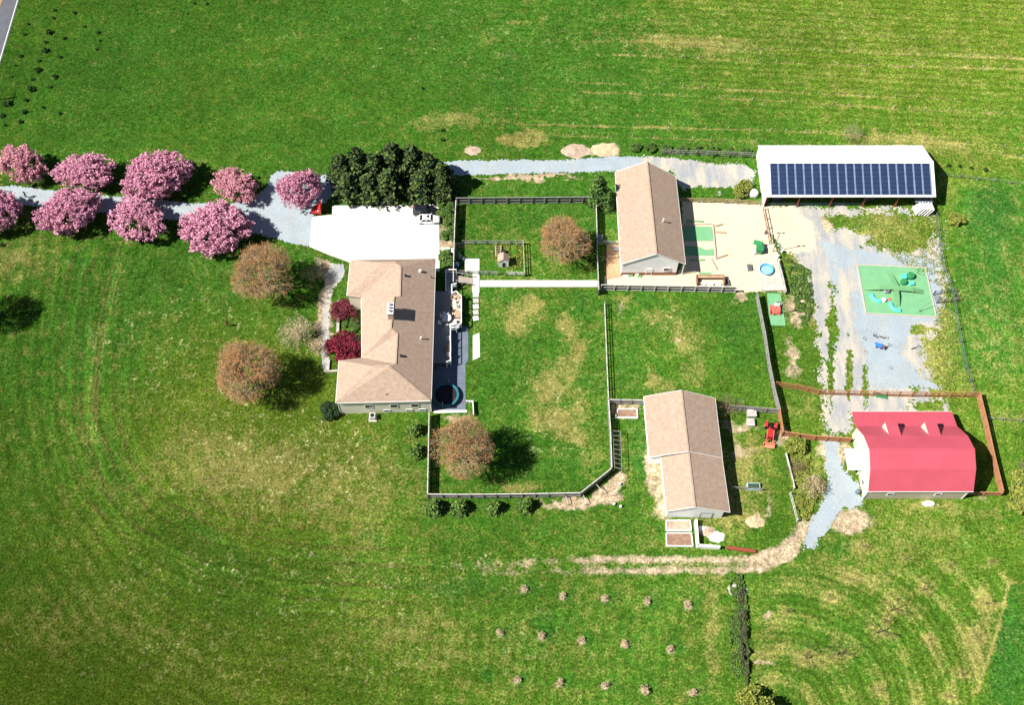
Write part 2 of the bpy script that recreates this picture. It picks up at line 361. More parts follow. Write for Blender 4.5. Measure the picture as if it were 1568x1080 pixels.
# mown swaths curving round the lawn
CUR = [(175, 360), (150, 430), (136, 540), (134, 640), (165, 730), (225, 800), (320, 848), (450, 876), (700, 888)]
d = seg_d(px, py, CUR); dl = seg_d(px, py, [(400, 300), (420, 640), (700, 760)])
sgn = np.where(dl < 270, -1, 1)
along = np.exp(-(d/62)**2)
st = .55*(np.sin(d*sgn*2*PI/12.5+(n2-.5)*2.2)*.5+.5)+.45*(np.sin(d*sgn*2*PI/29+1+(n1-.5)*3)*.5+.5)
endf = np.clip((760-px)/260, 0, 1)*np.clip((py-340)/60, 0, 1); STR = (st-.5)*1.15*np.exp(-(d/85)**2)*endf*(.5+n1)
lush += along*(st*.22+.04)*(.5+.7*n3); dry += np.exp(-(d/75)**2)*((1-st)*.5-.24)*endf
d2 = seg_d(px, py, [(40, 330), (10, 560), (40, 760), (140, 930), (330, 1060), (700, 1100)])
st2 = .5*(np.sin(d2*2*PI/23+(n2-.5)*2.5)+.6*np.sin(d2*2*PI/11+(n2-.5)*2))*.5+.5
dry += np.exp(-(d2/110)**2)*(st2-.5)*.35; STR = STR+np.exp(-(d2/110)**2)*(st2-.5)*.45
# tyre lines through the west lawn
for k in (0, 7, 13): dry += .55*line([(186+k, 370), (163+k, 440), (146+k, 520), (136+k, 600), (132+k, 680)], 1.4, 2)*(.4+n3)
lush += .5*line([(118, 415), (122, 403), (140, 396), (165, 402), (168, 420), (150, 432)], 1.5, 2)
lush += .6*line([(545, 838), (548, 815), (566, 808), (580, 816), (583, 838)], 2.5, 3)
dc = np.hypot(px-1190, (py-1095)*1.12)+wx*.5; mk = np.clip((px-1160)/30, 0, 1)*np.clip((py-868)/14, 0, 1)*np.clip((1545-(py-893)*.26-px)/8, 0, 1)
ar = np.sin(dc*2*PI/52+.6)*.5+.5; ar2 = np.sin(dc*2*PI/13)*.5+.5
dry += mk*(ar*.46-.08+(ar2-.5)*.2)*(.35+1.1*n2); STR = STR+mk*((ar2-.5)*.42+(ar-.5)*.26)
STR = STR+.3*np.sin((py-.05*px)*2*PI/9+(n2-.5)*4)*np.clip((250-py)/40, 0, 1)*np.clip((px-700)/100, 0, 1)*n1
STR = STR+.12*np.sin((px+.1*py)*2*PI/19+(n2-.5)*5)*np.clip((px-500)/100, 0, 1)*np.clip((py-900)/40, 0, 1)*np.clip((1100-px)/60, 0, 1)
# faint mowing lines elsewhere
gx = np.sin(px*2*PI/13+(n2-.5)*5); dry += gx*.03*np.clip((px-500)/100, 0, 1)*np.clip((py-880)/40, 0, 1)*np.clip((1080-px)/60, 0, 1)
gy = np.sin((py-.04*px)*2*PI/11+(n2-.5)*4); dry += gy*.04*np.clip((230-py)/40, 0, 1)*np.clip((px-770)/40, 0, 1)
for x0 in (778, 1104): pass
lush += .25*line([(775, 0), (778, 200)], 22, 20)
# planted rows in the upper right field
ROWS = [[(1041, 70), (1568, 90)], [(930, 82), (1236, 98), (1568, 106)], [(867, 125), (1463, 153)], [(867, 140), (1015, 145), (1568, 176)], [(787, 190), (1160, 199), (1263, 203), (1568, 227)], [(840, 207), (1158, 216)], [(1412, 213), (1568, 243)]]
for r_ in ROWS: dry += line(r_, 1.3, 2.0, .15)*np.clip(n2*2.2-.55, 0, 1)*(.3+1.2*n3); dirt += line(r_, .9, 1.8, .15)*np.clip(n2*2.6-1.15, 0, .45)
for i_ in range(9):
    y_ = 30+i_*22; dry += .20*line([(770+(i_*53) % 120, y_), (1568, y_+34)], 5, 5, .5)*np.clip(fbm(X, Y*4, 14, 90+i_, 3)*3-1.2, 0, 1)
dry += .3*line([(740, 62), (1100, 64)], 1.5, 2); dry += .5*line([(787, 130), (792, 180)], 1.6, 2)*n3
for r_ in [[(535, 190), (575, 186), (600, 200)], [(380, 185), (480, 178), (560, 187)]]: dry += .35*line(r_, 1.2, 1.5)
# bare earth
for a in [(724, 231, 11, 7, 0, .4, 1), (882, 231, 22, 9, 0, .4, .9), (926, 229, 26, 9, 0, .5, 1), (598, 866, 18, 9, 0, .7, 1), (575, 868, 30, 5, 0, .8, .6), (540, 858, 20, 10, 0, .9, .4), (480, 852, 14, 5, 0, .7, .6), (440, 845, 18, 4, 0, .9, .4), (1038, 520, 18, 9, 0, .9, .5),
          (1132, 456, 9, 9, 0, .4, 1), (1215, 470, 20, 40, -10, .7, .7), (1215, 560, 14, 50, -6, .9, .5), (1300, 800, 44, 20, 0, .6, 1), (1230, 690, 12, 30, 0, .9, .3), (1262, 700, 14, 40, -5, .6, .9), (1290, 690, 14, 30, 0, .6, .9),
          (1010, 745, 20, 46, -8, .6, .85), (995, 700, 9, 40, 0, .6, .8), (1015, 790, 22, 16, 0, .6, .8), (1000, 635, 20, 8, 0, .6, .9), (960, 625, 26, 14, 0, .5, .8), (1180, 790, 10, 40, -4, .9, .4), (1130, 655, 36, 8, 5, .6, .8), (1140, 690, 30, 16, 0, .9, .6), (1150, 735, 26, 8, 0, .9, .45), (1128, 700, 14, 40, 0, .9, .35), (1160, 800, 10, 16, 0, .6, 1), (1198, 670, 12, 16, 0, .6, .9),
          (880, 768, 60, 9, -3, .5, 1), (935, 755, 26, 22, -30, .5, 1), (950, 735, 14, 12, 0, .5, .9), (682, 383, 8, 46, 0, .5, 1), (700, 380, 14, 20, 0, .7, .5), (930, 400, 14, 40, 0, .7, .6), (500, 415, 26, 14, 40, .6, .8), (502, 470, 13, 66, 4, .4, 1), (495, 520, 12, 24, 0, .5, 1),
          (1265, 610, 20, 12, 0, .8, .5), (800, 271.5, 100, 4.5, 0, .5, 1.1), (1222, 470, 12, 50, -8, .7, .8), (1212, 545, 10, 40, -8, .8, .6), (700, 635, 26, 8, 0, .6, .8), (805, 432, 110, 4, 0, .7, .5), (945, 470, 14, 14, 0, .7, .6), (1430, 400, 10, 30, 0, .8, .5), (1450, 470, 14, 40, 0, .8, .4), (1245, 600, 12, 30, 0, .8, .4), (1360, 440, 70, 50, 0, .7, .45), (1500, 760, 44, 12, 20, .9, .4), (1010, 70, 50, 5, 5, .8, .25), (1178, 941, 8, 6, 0, .5, .9), (1172, 1018, 12, 5, 0, .5, .9), (340, 950, 4, 3, 0, .5, .4),
          (1240, 345, 40, 30, 35, .5, 1), (1000, 835, 20, 10, 0, .9, .3)]:
    dirt += a[6]*blob(*a[:6])
for r_, wd, s_ in [([(600, 866), (760, 866), (860, 858), (950, 856), (1060, 856), (1150, 858), (1200, 845), (1235, 812)], 6.5, .85), ([(740, 878), (860, 876), (960, 875), (1060, 874), (1160, 873), (1215, 850)], 5.5, .85), ([(900, 866), (1100, 866), (1180, 862), (1215, 840)], 12, .22), ([(1165, 860), (1205, 842), (1240, 800)], 15, .8),
                  ([(1172, 730), (1182, 800)], 2.5, .5), ([(1190, 735), (1200, 790)], 2, .35)]:
    dirt += s_*line(r_, wd, 9)*(.45+.9*n3)
fade = np.clip((px-560)/420, .22, 1)*np.where(px < 880, .45+1.1*n3, 1); dirt = np.where((py > 845) & (py < 890) & (px < 960) & (px > 560), dirt*fade, dirt)
RINGS = [(803, 903), (862, 914), (926, 917), (991, 922), (1053, 927), (765, 970), (830, 974), (890, 981), (957, 988), (1026, 995), (793, 1042), (858, 1046), (926, 1051), (987, 1058), (1061, 1062)]
for (a, b) in RINGS: dirt += 1.1*np.clip(1.3-np.hypot(px+wx*.25-a, py+wy*.25-b)/8.0, 0, 1); lush += .5*np.clip(1.4-np.hypot(px-a-12, py-b)/14, 0, 1)
TRS = [(1322, 838, 14), (1385, 857, 10), (1453, 868, 16), (1518, 861, 12), (1305, 889, 12), (1268, 920, 14), (1205, 938, 12), (1363, 936, 16), (1233, 1010, 18), (1282, 1003, 20), (1342, 970, 16), (1421, 982, 14), (1510, 925, 14), (1490, 980, 12), (1472, 1035, 12), (1345, 1058, 14), (1450, 1068, 10), (1413, 905, 10), (1358, 952, 9)]
for (a, b, r_) in TRS: dry += .55*np.clip(1.2-np.hypot((px+wx*.3-a)/1.4, py+wy*.3-b)/r_, 0, 1); dirt += .35*np.clip(1.-np.hypot(px-a, py-b)/7, 0, 1)
dry += .9*line([(1545, 893), (1535, 935), (1520, 990), (1497, 1060)], 2.5, 2); dry += .8*line([(1500, 925), (1541, 928)], 2, 2); dry += .35*blob(1500, 985, 34, 75, 12, .8)
dry += .8*line([(1568, 893), (1548, 893)], 1.5, 2)
lush = np.where((px > 1546-(py-893)*.22) & (py > 893), lush+.45, lush)
# scattered pale dead weeds
weed += 1.0*blob(450, 700, 190, 95, 0, .9)+.45*blob(300, 520, 190, 150, 0, .9)+.5*blob(450, 880, 420, 60, 0, .9)+.35*blob(400, 990, 500, 90, 0, .9)+.45*blob(850, 640, 90, 110, 0, .9)+.6*blob(1020, 490, 60, 22, 0, .9)+.8*blob(1440, 540, 26, 90, 0, .8)+.7*blob(1230, 430, 20, 50, 0, .8)+.6*blob(700, 866, 120, 12, 0, .5)+.15
weed += .3*blob(850, 60, 600, 90, 0, 1)
dry = np.clip(dry, 0, 1); lush = np.clip(lush, 0, 1); dirt = np.clip(dirt, 0, 1); weed = np.clip(weed, 0, 1)
for a_ in (dry, lush, weed): a_[far] = .3
dirt[far] = 0
nx, ny = len(xs), len(ys)
I = np.arange(nx*ny).reshape(ny, nx); Fq = np.stack([I[:-1, :-1], I[:-1, 1:], I[1:, 1:], I[1:, :-1]], -1).reshape(-1, 4)
gm = bpy.data.materials.new('grass_field'); gm.use_nodes = True
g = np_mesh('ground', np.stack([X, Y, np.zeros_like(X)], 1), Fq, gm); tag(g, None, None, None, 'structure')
at = g.data.color_attributes.new('cover', 'FLOAT_COLOR', 'POINT')
vignette_tone = np.clip(.72+.80*(px/1568)-.18*np.clip((py-740)/280, 0, 1)*np.clip((900-px)/500, 0, 1)+.10*np.clip((540-np.abs(py-480))/540, 0, 1)+(n4-.5)*.25+(n1-.5)*.2, .5, 1.7)  # lens vignette painted into the grass: darker left, lower left and outer rows
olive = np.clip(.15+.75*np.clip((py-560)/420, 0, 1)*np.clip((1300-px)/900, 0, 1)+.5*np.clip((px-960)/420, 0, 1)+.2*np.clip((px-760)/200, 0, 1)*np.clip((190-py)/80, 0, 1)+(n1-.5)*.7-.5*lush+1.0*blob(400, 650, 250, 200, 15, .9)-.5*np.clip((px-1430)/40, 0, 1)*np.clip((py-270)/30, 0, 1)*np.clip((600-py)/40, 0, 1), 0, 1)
vignette_tone = vignette_tone*(1+.75*STR)*(.80+.40*fbm(X, Y, 3.2, 77, 4))*(.88+.24*fbm(X, Y, 11, 88, 3)); vignette_tone = np.clip(vignette_tone, .4, 1.8)
tb = .66+.80*(np.clip(px, 0, 1568)/1568); vignette_tone = np.where(far, tb, vignette_tone); olive = np.where(far, .3, olive)  # far grass keeps the painted left-to-right vignette
a2 = g.data.color_attributes.new('growth', 'FLOAT_COLOR', 'POINT')  # first channel carries the painted vignette with mowing tone, the others olive
a2.data.foreach_set('color', np.stack([vignette_tone/2, olive, olive, np.ones_like(vignette_tone)], 1).astype(np.float32).ravel())
g.data.color_attributes['cover'].data.foreach_set('color', np.stack([dry, lush, dirt, weed], 1).astype(np.float32).ravel())
def grass_nodes(m):
    t = m.node_tree; L = t.links.new; N = t.nodes.new; b = t.nodes['Principled BSDF']
    b.inputs['Roughness'].default_value = 1; b.inputs['Specular IOR Level'].default_value = 0
    A = N('ShaderNodeVertexColor'); A.layer_name = 'cover'; sp = N('ShaderNodeSeparateColor'); L(A.outputs['Color'], sp.inputs[0])
    tc = N('ShaderNodeTexCoord')
    def noise(sc, det=4, st=None, rough=.6):
        n = N('ShaderNodeTexNoise'); n.inputs['Scale'].default_value = sc; n.inputs['Detail'].default_value = det; n.inputs['Roughness'].default_value = rough
        mp = N('ShaderNodeMapping'); L(tc.outputs['Object'], mp.inputs[0]); mp.inputs['Location'].default_value = (random.uniform(200, 900), random.uniform(200, 900), random.uniform(5, 50))
        if st: mp.inputs['Scale'].default_value = st
        L(mp.outputs[0], n.inputs['Vector']); return n.outputs[0]
    def ma(op, a, b_=None, c=None, cl=False):
        n = N('ShaderNodeMath'); n.operation = op; n.use_clamp = cl
        for i, v in enumerate((a, b_, c)):
            if v is None: continue
            if isinstance(v, (int, float)): n.inputs[i].default_value = v
            else: L(v, n.inputs[i])
        return n.outputs[0]
    def mr(v, a, b_, c=0, d_=1):
        n = N('ShaderNodeMapRange'); L(v, n.inputs[0])
        for i, q in enumerate((a, b_, c, d_)): n.inputs[i+1].default_value = q
        return n.outputs[0]
    def mix(f, a, c):
        n = N('ShaderNodeMix'); n.data_type = 'RGBA'
        if isinstance(f, float): n.inputs[0].default_value = f
        else: L(f, n.inputs[0])
        for i, v in ((6, a), (7, c)):
            if isinstance(v, tuple): n.inputs[i].default_value = (*v, 1)
            else: L(v, n.inputs[i])
        return n.outputs[2]
    fine = noise(2.6, 5, None, .7); mid = noise(.5, 6, None, .72); tuft = noise(1.3, 3, None, .6)
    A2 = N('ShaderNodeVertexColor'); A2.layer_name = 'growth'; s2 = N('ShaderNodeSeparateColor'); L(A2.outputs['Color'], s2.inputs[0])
    clump = noise(1.1, 4, None, .72)
    gcol = mix(mr(ma('ADD', ma('MULTIPLY', fine, .5), ma('MULTIPLY', clump, .5)), .38, .62), (.008, .042, .003), (.052, .144, .016))  # near-black green mixed in by noise stands for shade between the blades
    gcol = mix(mr(mid, .35, .7, 0, .6), gcol, mix(mr(fine, .33, .67), (.022, .060, .004), (.088, .168, .024)))
    ov = mix(mr(fine, .33, .67), (.026, .054, .001), (.110, .160, .018))
    gcol = mix(mr(ma('ADD', s2.outputs['Green'], ma('MULTIPLY', ma('SUBTRACT', mid, .5), 1.1)), .1, .95, 0, .85), gcol, ov)
    lf = ma('ADD', sp.outputs['Green'], ma('MULTIPLY', ma('SUBTRACT', mid, .5), .9))
    gcol = mix(mr(lf, .25, 1.0, 0, .8), gcol, mix(mr(fine, .35, .65), (.006, .040, .005), (.036, .120, .020)))
    dcol = mix(mr(fine, .3, .7), (.080, .092, .014), (.27, .240, .080))
    df = ma('ADD', sp.outputs['Red'], ma('ADD', ma('MULTIPLY', ma('SUBTRACT', mid, .5), 2.0), ma('MULTIPLY', ma('SUBTRACT', fine, .5), 1.3)))
    c = mix(mr(df, .16, .85, 0, .95), gcol, dcol)
    # pale dead leaves of weeds: thresholded spots
    wn = noise(1.0, 4, None, .8); wf = ma('ADD', mr(wn, .575, .66), ma('MULTIPLY', ma('SUBTRACT', sp.outputs['Red'], .5), .0))
    wn2 = noise(.28, 3, None, .6); wm = ma('MULTIPLY', wf, mr(ma('ADD', A.outputs['Alpha'], ma('MULTIPLY', ma('SUBTRACT', wn2, .5), 1.6)), .25, .8), None, True)
    c = mix(ma('MULTIPLY', wm, .85), c, (.44, .42, .20))
    tn = noise(.9, 3, (1, 1, 1), .7)
    ddf = ma('ADD', sp.outputs['Blue'], ma('ADD', ma('MULTIPLY', ma('SUBTRACT', mid, .5), 1.5), ma('MULTIPLY', ma('SUBTRACT', fine, .5), 1.0)))
    ecol = mix(mr(tuft, .35, .65), (.24, .18, .115), (.43, .335, .23))
    c = mix(mr(ddf, .36, .98), c, ecol)
    tm = N('ShaderNodeMix'); tm.data_type = 'RGBA'; tm.blend_type = 'MULTIPLY'; tm.inputs[0].default_value = 1; tm.clamp_result = False
    speck = noise(1.7, 3, None, .8); c = mix(mr(speck, .62, .74, 0, .5), c, (.010, .036, .006))
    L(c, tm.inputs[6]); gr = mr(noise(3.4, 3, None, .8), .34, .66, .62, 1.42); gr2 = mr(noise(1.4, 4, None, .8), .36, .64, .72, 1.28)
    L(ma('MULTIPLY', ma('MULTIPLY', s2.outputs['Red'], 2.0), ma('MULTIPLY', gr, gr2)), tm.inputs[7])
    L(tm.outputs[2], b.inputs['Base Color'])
    bp = N('ShaderNodeBump'); bp.inputs['Strength'].default_value = .75; bp.inputs['Distance'].default_value = .14
    L(ma('ADD', noise(3.2, 4, None, .75), mid), bp.inputs['Height']); L(bp.outputs[0], b.inputs['Normal'])
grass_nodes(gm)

# ------------------------------------------------------------ ragged gravel and sand sheets
def ragged(name, poly, m, z, cell=.28, amp=.9, holes=(), sc=2.2, seed=3, extra=None):
    P = [(p.x, p.y) for p in PW(poly)]
    x0 = min(p[0] for p in P)-1; x1 = max(p[0] for p in P)+1; y0 = min(p[1] for p in P)-1; y1 = max(p[1] for p in P)+1
    gx_ = np.arange(x0, x1, cell); gy_ = np.arange(y0, y1, cell)
    cx, cy = np.meshgrid((gx_[:-1]+gx_[1:])/2, (gy_[:-1]+gy_[1:])/2)
    s_ = sdf(cx, cy, P)+(fbm(cx, cy, sc, seed)-.5)*2*amp+(vnoise(cx*5, cy*5, seed+7)-.5)*amp*1.1+(RNG.random(cx.shape)-.5)*amp*.5
    keep = s_ > 0
    if holes:
        ppx, ppy = PIX(cx, cy)
        for hx, hy, rx, ry, k in holes:
            v = 1-np.hypot((ppx-hx)/rx, (ppy-hy)/ry)
            keep &= ~((v*k+(fbm(cx, cy, 1.6, seed+3, 3)-.5)*1.5+(vnoise(cx*4, cy*4, seed+1)-.5)*.7) > .12)
    nx_, ny_ = len(gx_), len(gy_)
    I_ = np.arange(nx_*ny_).reshape(ny_, nx_); Fq_ = np.stack([I_[:-1, :-1], I_[:-1, 1:], I_[1:, 1:], I_[1:, :-1]], -1)[keep]
    used, inv = np.unique(Fq_.ravel(), return_inverse=True)
    VX, VY = np.meshgrid(gx_, gy_); V = np.stack([VX.ravel(), VY.ravel(), np.full(VX.size, z)], 1)[used]
    j = (RNG.random((len(V), 2))-.5)*cell*.5; V[:, :2] += j
    o = np_mesh(name, V, inv.reshape(-1, 4), m); return tag(o, None, None, None, 'structure')
ragged('driveway', [(-30, 284), (30, 285), (80, 291), (150, 298), (230, 305), (300, 311), (352, 313), (385, 305), (408, 288), (415, 268), (430, 261), (447, 264), (470, 272), (500, 268), (560, 262), (640, 254), (700, 247), (780, 245), (860, 245), (935, 240), (985, 240), (985, 262), (935, 262), (860, 264), (780, 266), (700, 269), (640, 275), (560, 284), (510, 295), (500, 312), (480, 316), (476, 378), (440, 370), (395, 358), (340, 345), (280, 338), (200, 330), (130, 322), (60, 316), (0, 312), (-30, 312)], M_grav, .020, .25, .35)
ragged('gravel_lane', [(983, 239), (1040, 243), (1100, 250), (1142, 252), (1155, 262), (1150, 300), (1120, 310), (1095, 290), (1070, 286), (1045, 290), (1030, 262), (983, 262)], M_grav2, .024, .25, .7, [(1125, 300, 34, 14, 1.2), (1080, 297, 26, 10, 1.2)])
ragged('gravel_yard', [(1165, 318), (1230, 318), (1300, 316), (1430, 322), (1444, 340), (1440, 400), (1450, 420), (1446, 470), (1438, 500), (1425, 540), (1430, 580), (1445, 600), (1460, 640), (1400, 642), (1305, 640), (1300, 664), (1270, 668), (1262, 630), (1258, 560), (1250, 480), (1240, 430), (1215, 392), (1190, 370), (1172, 350)], M_grav2, .018, .24, 1.5,
       [(1360, 345, 66, 22, 1.6), (1410, 352, 40, 32, 1.3), (1300, 340, 50, 14, 1.0), (1385, 372, 60, 16, 1.3), (1272, 560, 6, 70, 1.0), (1300, 575, 6, 50, 1.2), (1326, 585, 5, 40, 1.0), (1440, 590, 26, 22, 1.2), (1425, 540, 20, 26, .9), (1400, 575, 12, 20, .5), (1425, 625, 30, 14, 1.0), (1275, 500, 8, 60, .8), (1400, 505, 50, 7, 1.0)], 1.9, 21)
ragged('fine_gravel_patch', [(1285, 378), (1330, 385), (1400, 392), (1437, 400), (1442, 470), (1432, 488), (1395, 500), (1380, 540), (1410, 575), (1440, 596), (1330, 594), (1325, 530), (1290, 470), (1268, 420), (1260, 370)], M_grav, .022, .26, 1.1, [(1300, 450, 18, 60, .8), (1300, 560, 16, 40, .9)], 3, 33)
ragged('gravel_track', [(1262, 672), (1284, 672), (1290, 720), (1316, 742), (1316, 776), (1290, 782), (1270, 810), (1246, 838), (1232, 838), (1238, 800), (1262, 770), (1268, 735)], M_grav, .020, .22, .7)
ragged('footpath', [(507, 402), (528, 405), (526, 424), (512, 440), (505, 470), (503, 540), (504, 570), (494, 570), (492, 530), (494, 460), (500, 425)], M_grav2, .026, .2, .3)
ragged('sand_play_yard', [(1045, 309), (1170, 312), (1172, 345), (1188, 380), (1199, 410), (1203, 447), (1128, 447), (1040, 442), (925, 441), (925, 423), (950, 420), (1036, 420), (1046, 404)], M_sand, .030, .22, .15)
ragged('sand_spill', [(1170, 316), (1215, 316), (1235, 336), (1248, 356), (1250, 380), (1222, 392), (1200, 384), (1186, 366), (1175, 344)], M_sand, .026, .22, .7)
struct('parking_pad', PW([(508.8, 315), (560, 314.5), (632.5, 314), (672, 312), (673, 398), (673, 416), (535.6, 402), (505, 391), (474, 378), (478, 332), (508.8, 329)]), M_conc, .05, .2)
pj = MB()
for a_, b_ in [((515, 315), (512, 392)), ((560, 314.5), (558, 403)), ((600, 314.3), (598, 408)), ((636, 314), (635, 412)), ((480, 345), (672, 343)), ((476, 372), (673, 371))]:
    p_, q_ = W(*a_), W(*b_); pj.bar((p_.x, p_.y, .052), (q_.x, q_.y, .052), .05, .008)
tag(pj.build('parking_pad_joints', mat('pad_joint', (.34, .32, .29), .9)), None, None, None, 'structure')
struct('walkway', PW([(735, 429.5), (916, 429.5), (916, 439.5), (735, 439.5)]), M_conc, .05, .2)
struct('upper_terrace', PW([(712, 396.5), (734, 396.5), (734, 449), (723.5, 449), (723.5, 416), (712, 416)]), M_conc, .055, .2)
struct('lower_path', PW([(724, 514), (734, 510), (735, 547), (724, 552)]), M_conc, .05, .2)
struct('lower_patio', PW([(664, 500), (717, 500), (717, 552), (713, 558), (713, 628), (661, 628)]), M_slate, .045, .2)  # dark colour stands in for house shade across the patio
struct('patio_apron', PW([(664, 628.3), (715, 628.3), (715, 632), (664, 633)]), M_conc, .04, .15)
# road at the far left
rd = [W(-25, -20), W(52, -60), W(-20, 145), W(-95, 180)]
ru = (W(-12, 130)-W(28, -5)).normalized(); rn = Vector((ru.y, -ru.x, 0))
if rn.x < 0: rn = -rn
E0 = W(31, -12); wr = 7.2
A_ = E0-ru*60; B_ = E0+ru*120
def strip(name, off0, off1, m, z, a=A_, b=B_):
    return struct(name, [a-rn*off0, b-rn*off0, b-rn*off1, a-rn*off1], m, z)
strip('road', -.25, wr+.6, M_asph, .03)
strip('road_edge_line', .0, .16, M_whitel, .035); strip('road_centre_line', 3.55, 3.67, M_yellowl, .035); strip('road_centre_line', 3.78, 3.90, M_yellowl, .035)

# ------------------------------------------------------------ buildings
def inset4(c, i):
    # c: NW NE SE SW (Vectors), i: dict of insets w e n s -> footprint
    nw, ne, se, sw = c
    def lerp(a, b, m): d = (b-a); return a+d.normalized()*m
    return [lerp(lerp(nw, ne, i['w']), lerp(nw, ne, i['w'])+(sw-nw), i['n']), lerp(lerp(ne, nw, i['e']), lerp(ne, nw, i['e'])+(se-ne), i['n']),
            lerp(lerp(se, sw, i['e']), lerp(se, sw, i['e'])+(ne-se), i['s']), lerp(lerp(sw, se, i['w']), lerp(sw, se, i['w'])+(nw-sw), i['s'])]
def gable_walls(b, eaves, ridge, ins, wm, name='wall', th=.18, sides='nsew'):
    nw, ne, se, sw = eaves; rn_, rs_ = ridge
    fp = inset4(eaves, ins)
    def zat(p, a, bb, c):
        n = (bb-a).cross(c-a); return a.z-(n.x*(p.x-a.x)+n.y*(p.y-a.y))/n.z
    zw = lambda p: zat(p, nw, sw, (rn_+rs_)/2)-th; ze = lambda p: zat(p, ne, se, (rn_+rs_)/2)-th
    top = [Vector((fp[0].x, fp[0].y, zw(fp[0]))), Vector((fp[1].x, fp[1].y, ze(fp[1]))), Vector((fp[2].x, fp[2].y, ze(fp[2]))), Vector((fp[3].x, fp[3].y, zw(fp[3])))]
    dn = (rs_-rn_).normalized()
    apn = rn_+dn*ins['n']; aps = rs_-dn*ins['s']; apn = Vector((apn.x, apn.y, apn.z-th)); aps = Vector((aps.x, aps.y, aps.z-th))
    bot = [Vector((p.x, p.y, -.1)) for p in fp]
    mb = MB(); mb.add([bot[3], bot[2], top[2], aps, top[3]], [(0, 1, 2, 3, 4)]); mb.build(name, wm, b)
    mb = MB(); mb.add([bot[1], bot[0], top[0], apn, top[1]], [(0, 1, 2, 3, 4)]); mb.build(name, wm, b)
    mb = MB(); mb.add([bot[0], bot[3], top[3], top[0]], [(0, 1, 2, 3)]); mb.build(name, wm, b)
    mb = MB(); mb.add([bot[2], bot[1], top[1], top[2]], [(0, 1, 2, 3)]); mb.build(name, wm, b)
    return fp, top
def wall_opening(b, p, q, t, z0, z1, wd, kind='window', frame=M_white, pane=M_glass, handle=False):
    # on the wall from p to q (its outside on the right hand going p->q), centred t metres from p
    d = Vector((q.x-p.x, q.y-p.y, 0)).normalized(); n = Vector((d.y, -d.x, 0)); c = Vector((p.x, p.y, 0))+d*t+n*.03
    rz = math.atan2(d.y, d.x)
    mb = MB()
    for zz in (z0, z1): mb.box((c.x, c.y, zz), (wd+.16, .09, .10), rz)
    for s_ in (-1, 1): e = c+d*s_*(wd/2+.035); mb.box((e.x, e.y, (z0+z1)/2), (.09, .085, z1-z0-.10), rz)
    mp = MB(); mp.box((c.x, c.y, (z0+z1)/2), (wd, .04, z1-z0-.06), rz)
    if kind == 'window':
        o = mp.build('window', pane, b); mb.build('frame', frame, o)
    else:
        o = mp.build('door', pane, b); mb.build('frame', frame, o)
        h = c+d*(wd/2-.12)+n*.06; MB().box((h.x, h.y, 1.0), (.12, .06, .05), rz).build('handle', M_steel, o)
    return o
def roof_trim(b, edges, m=M_white, name='gutter', w_=.14, dz=-.10):
    for i, (a, c) in enumerate(edges):
        MB().bar(Vector(a)+Vector((0, 0, dz)), Vector(c)+Vector((0, 0, dz)), w_, .16).build(name, m, b)

# --- main house
EH = 4.8
hs = thing('house', W(590, 520), 'large house with a tan shingled hip roof and a chimney beside the white parking pad', 'house')
def EP(x, y): return W(x, y, EH)
A, B, C_, D = EP(536.5, 398.2), EP(667, 396), EP(660, 614), EP(514, 617.3)
E_, Fc, G_, Hh = EP(519, 552), EP(554, 548), EP(553.2, 456), EP(531, 453)
# the long east plane
n_e = (C_-B).cross(W(603.4, 478, 8.1)-B)
def on_e(x, y):
    q = W(x, y, 0); o = Vector(CAM.tolist()); d = q-o; t = n_e.dot(B-o)/n_e.dot(d); return o+d*t
R3, R4, R5, R6, R7, R8, R9 = [on_e(*p) for p in ((613.7, 408.5), (612.5, 454), (603.4, 454.4), (598.7, 502), (608.6, 511), (606, 557.6), (597, 560.7))]
R1, R2, R10 = W(585, 402, 7.4), W(606, 402, 7.7), W(573.6, 561.5, 7.6)
V = [A, B, C_, D, E_, Fc, G_, Hh, R1, R2, R3, R4, R5, R6, R7, R8, R9, R10]
a, b_, c, d, e, f, gg, h, r1, r2, r3, r4, r5, r6, r7, r8, r9, r10 = range(18)
faces = [(a, r1, r2, r3, b_)[::-1], (a, h, r1), (h, gg, r2, r1), (gg, r3, r2), (gg, r4, r3), (gg, r5, r4), (gg, f, r6, r5), (f, r7, r6), (f, r8, r7), (f, r10, r9, r8), (e, r10, f), (d, r10, e), (d, c, r9, r10),
         (c, b_, r3, r4, r5, r6, r7, r8, r9)]
def area2(fc): return sum(V[fc[i]][0]*V[fc[(i+1) % len(fc)]][1]-V[fc[(i+1) % len(fc)]][0]*V[fc[i]][1] for i in range(len(fc)))
faces = [fc if area2(fc) > 0 else fc[::-1] for fc in faces]
rf = MB().slab(V, faces, .16).build('roof', M_roof, hs)
def cap(pts, m=M_roof, par=rf, name='ridge_cap'):
    mb = MB()
    for p, q in zip(pts[:-1], pts[1:]): mb.bar(Vector(p)+Vector((0, 0, .02)), Vector(q)+Vector((0, 0, .02)), .28, .06)
    return mb.build(name, m, par)
cap([R3, R4]); cap([R5, R6]); cap([R7, R8]); cap([R1, R2]); cap([R10, R9]); cap([D, R10]); cap([C_, R9])
roof_trim(hs, [(B, C_), (C_, D), (A, Hh), (G_, Fc), (E_, D), (B, A)])
ctr = [A, B, C_, D, E_, Fc, G_, Hh]
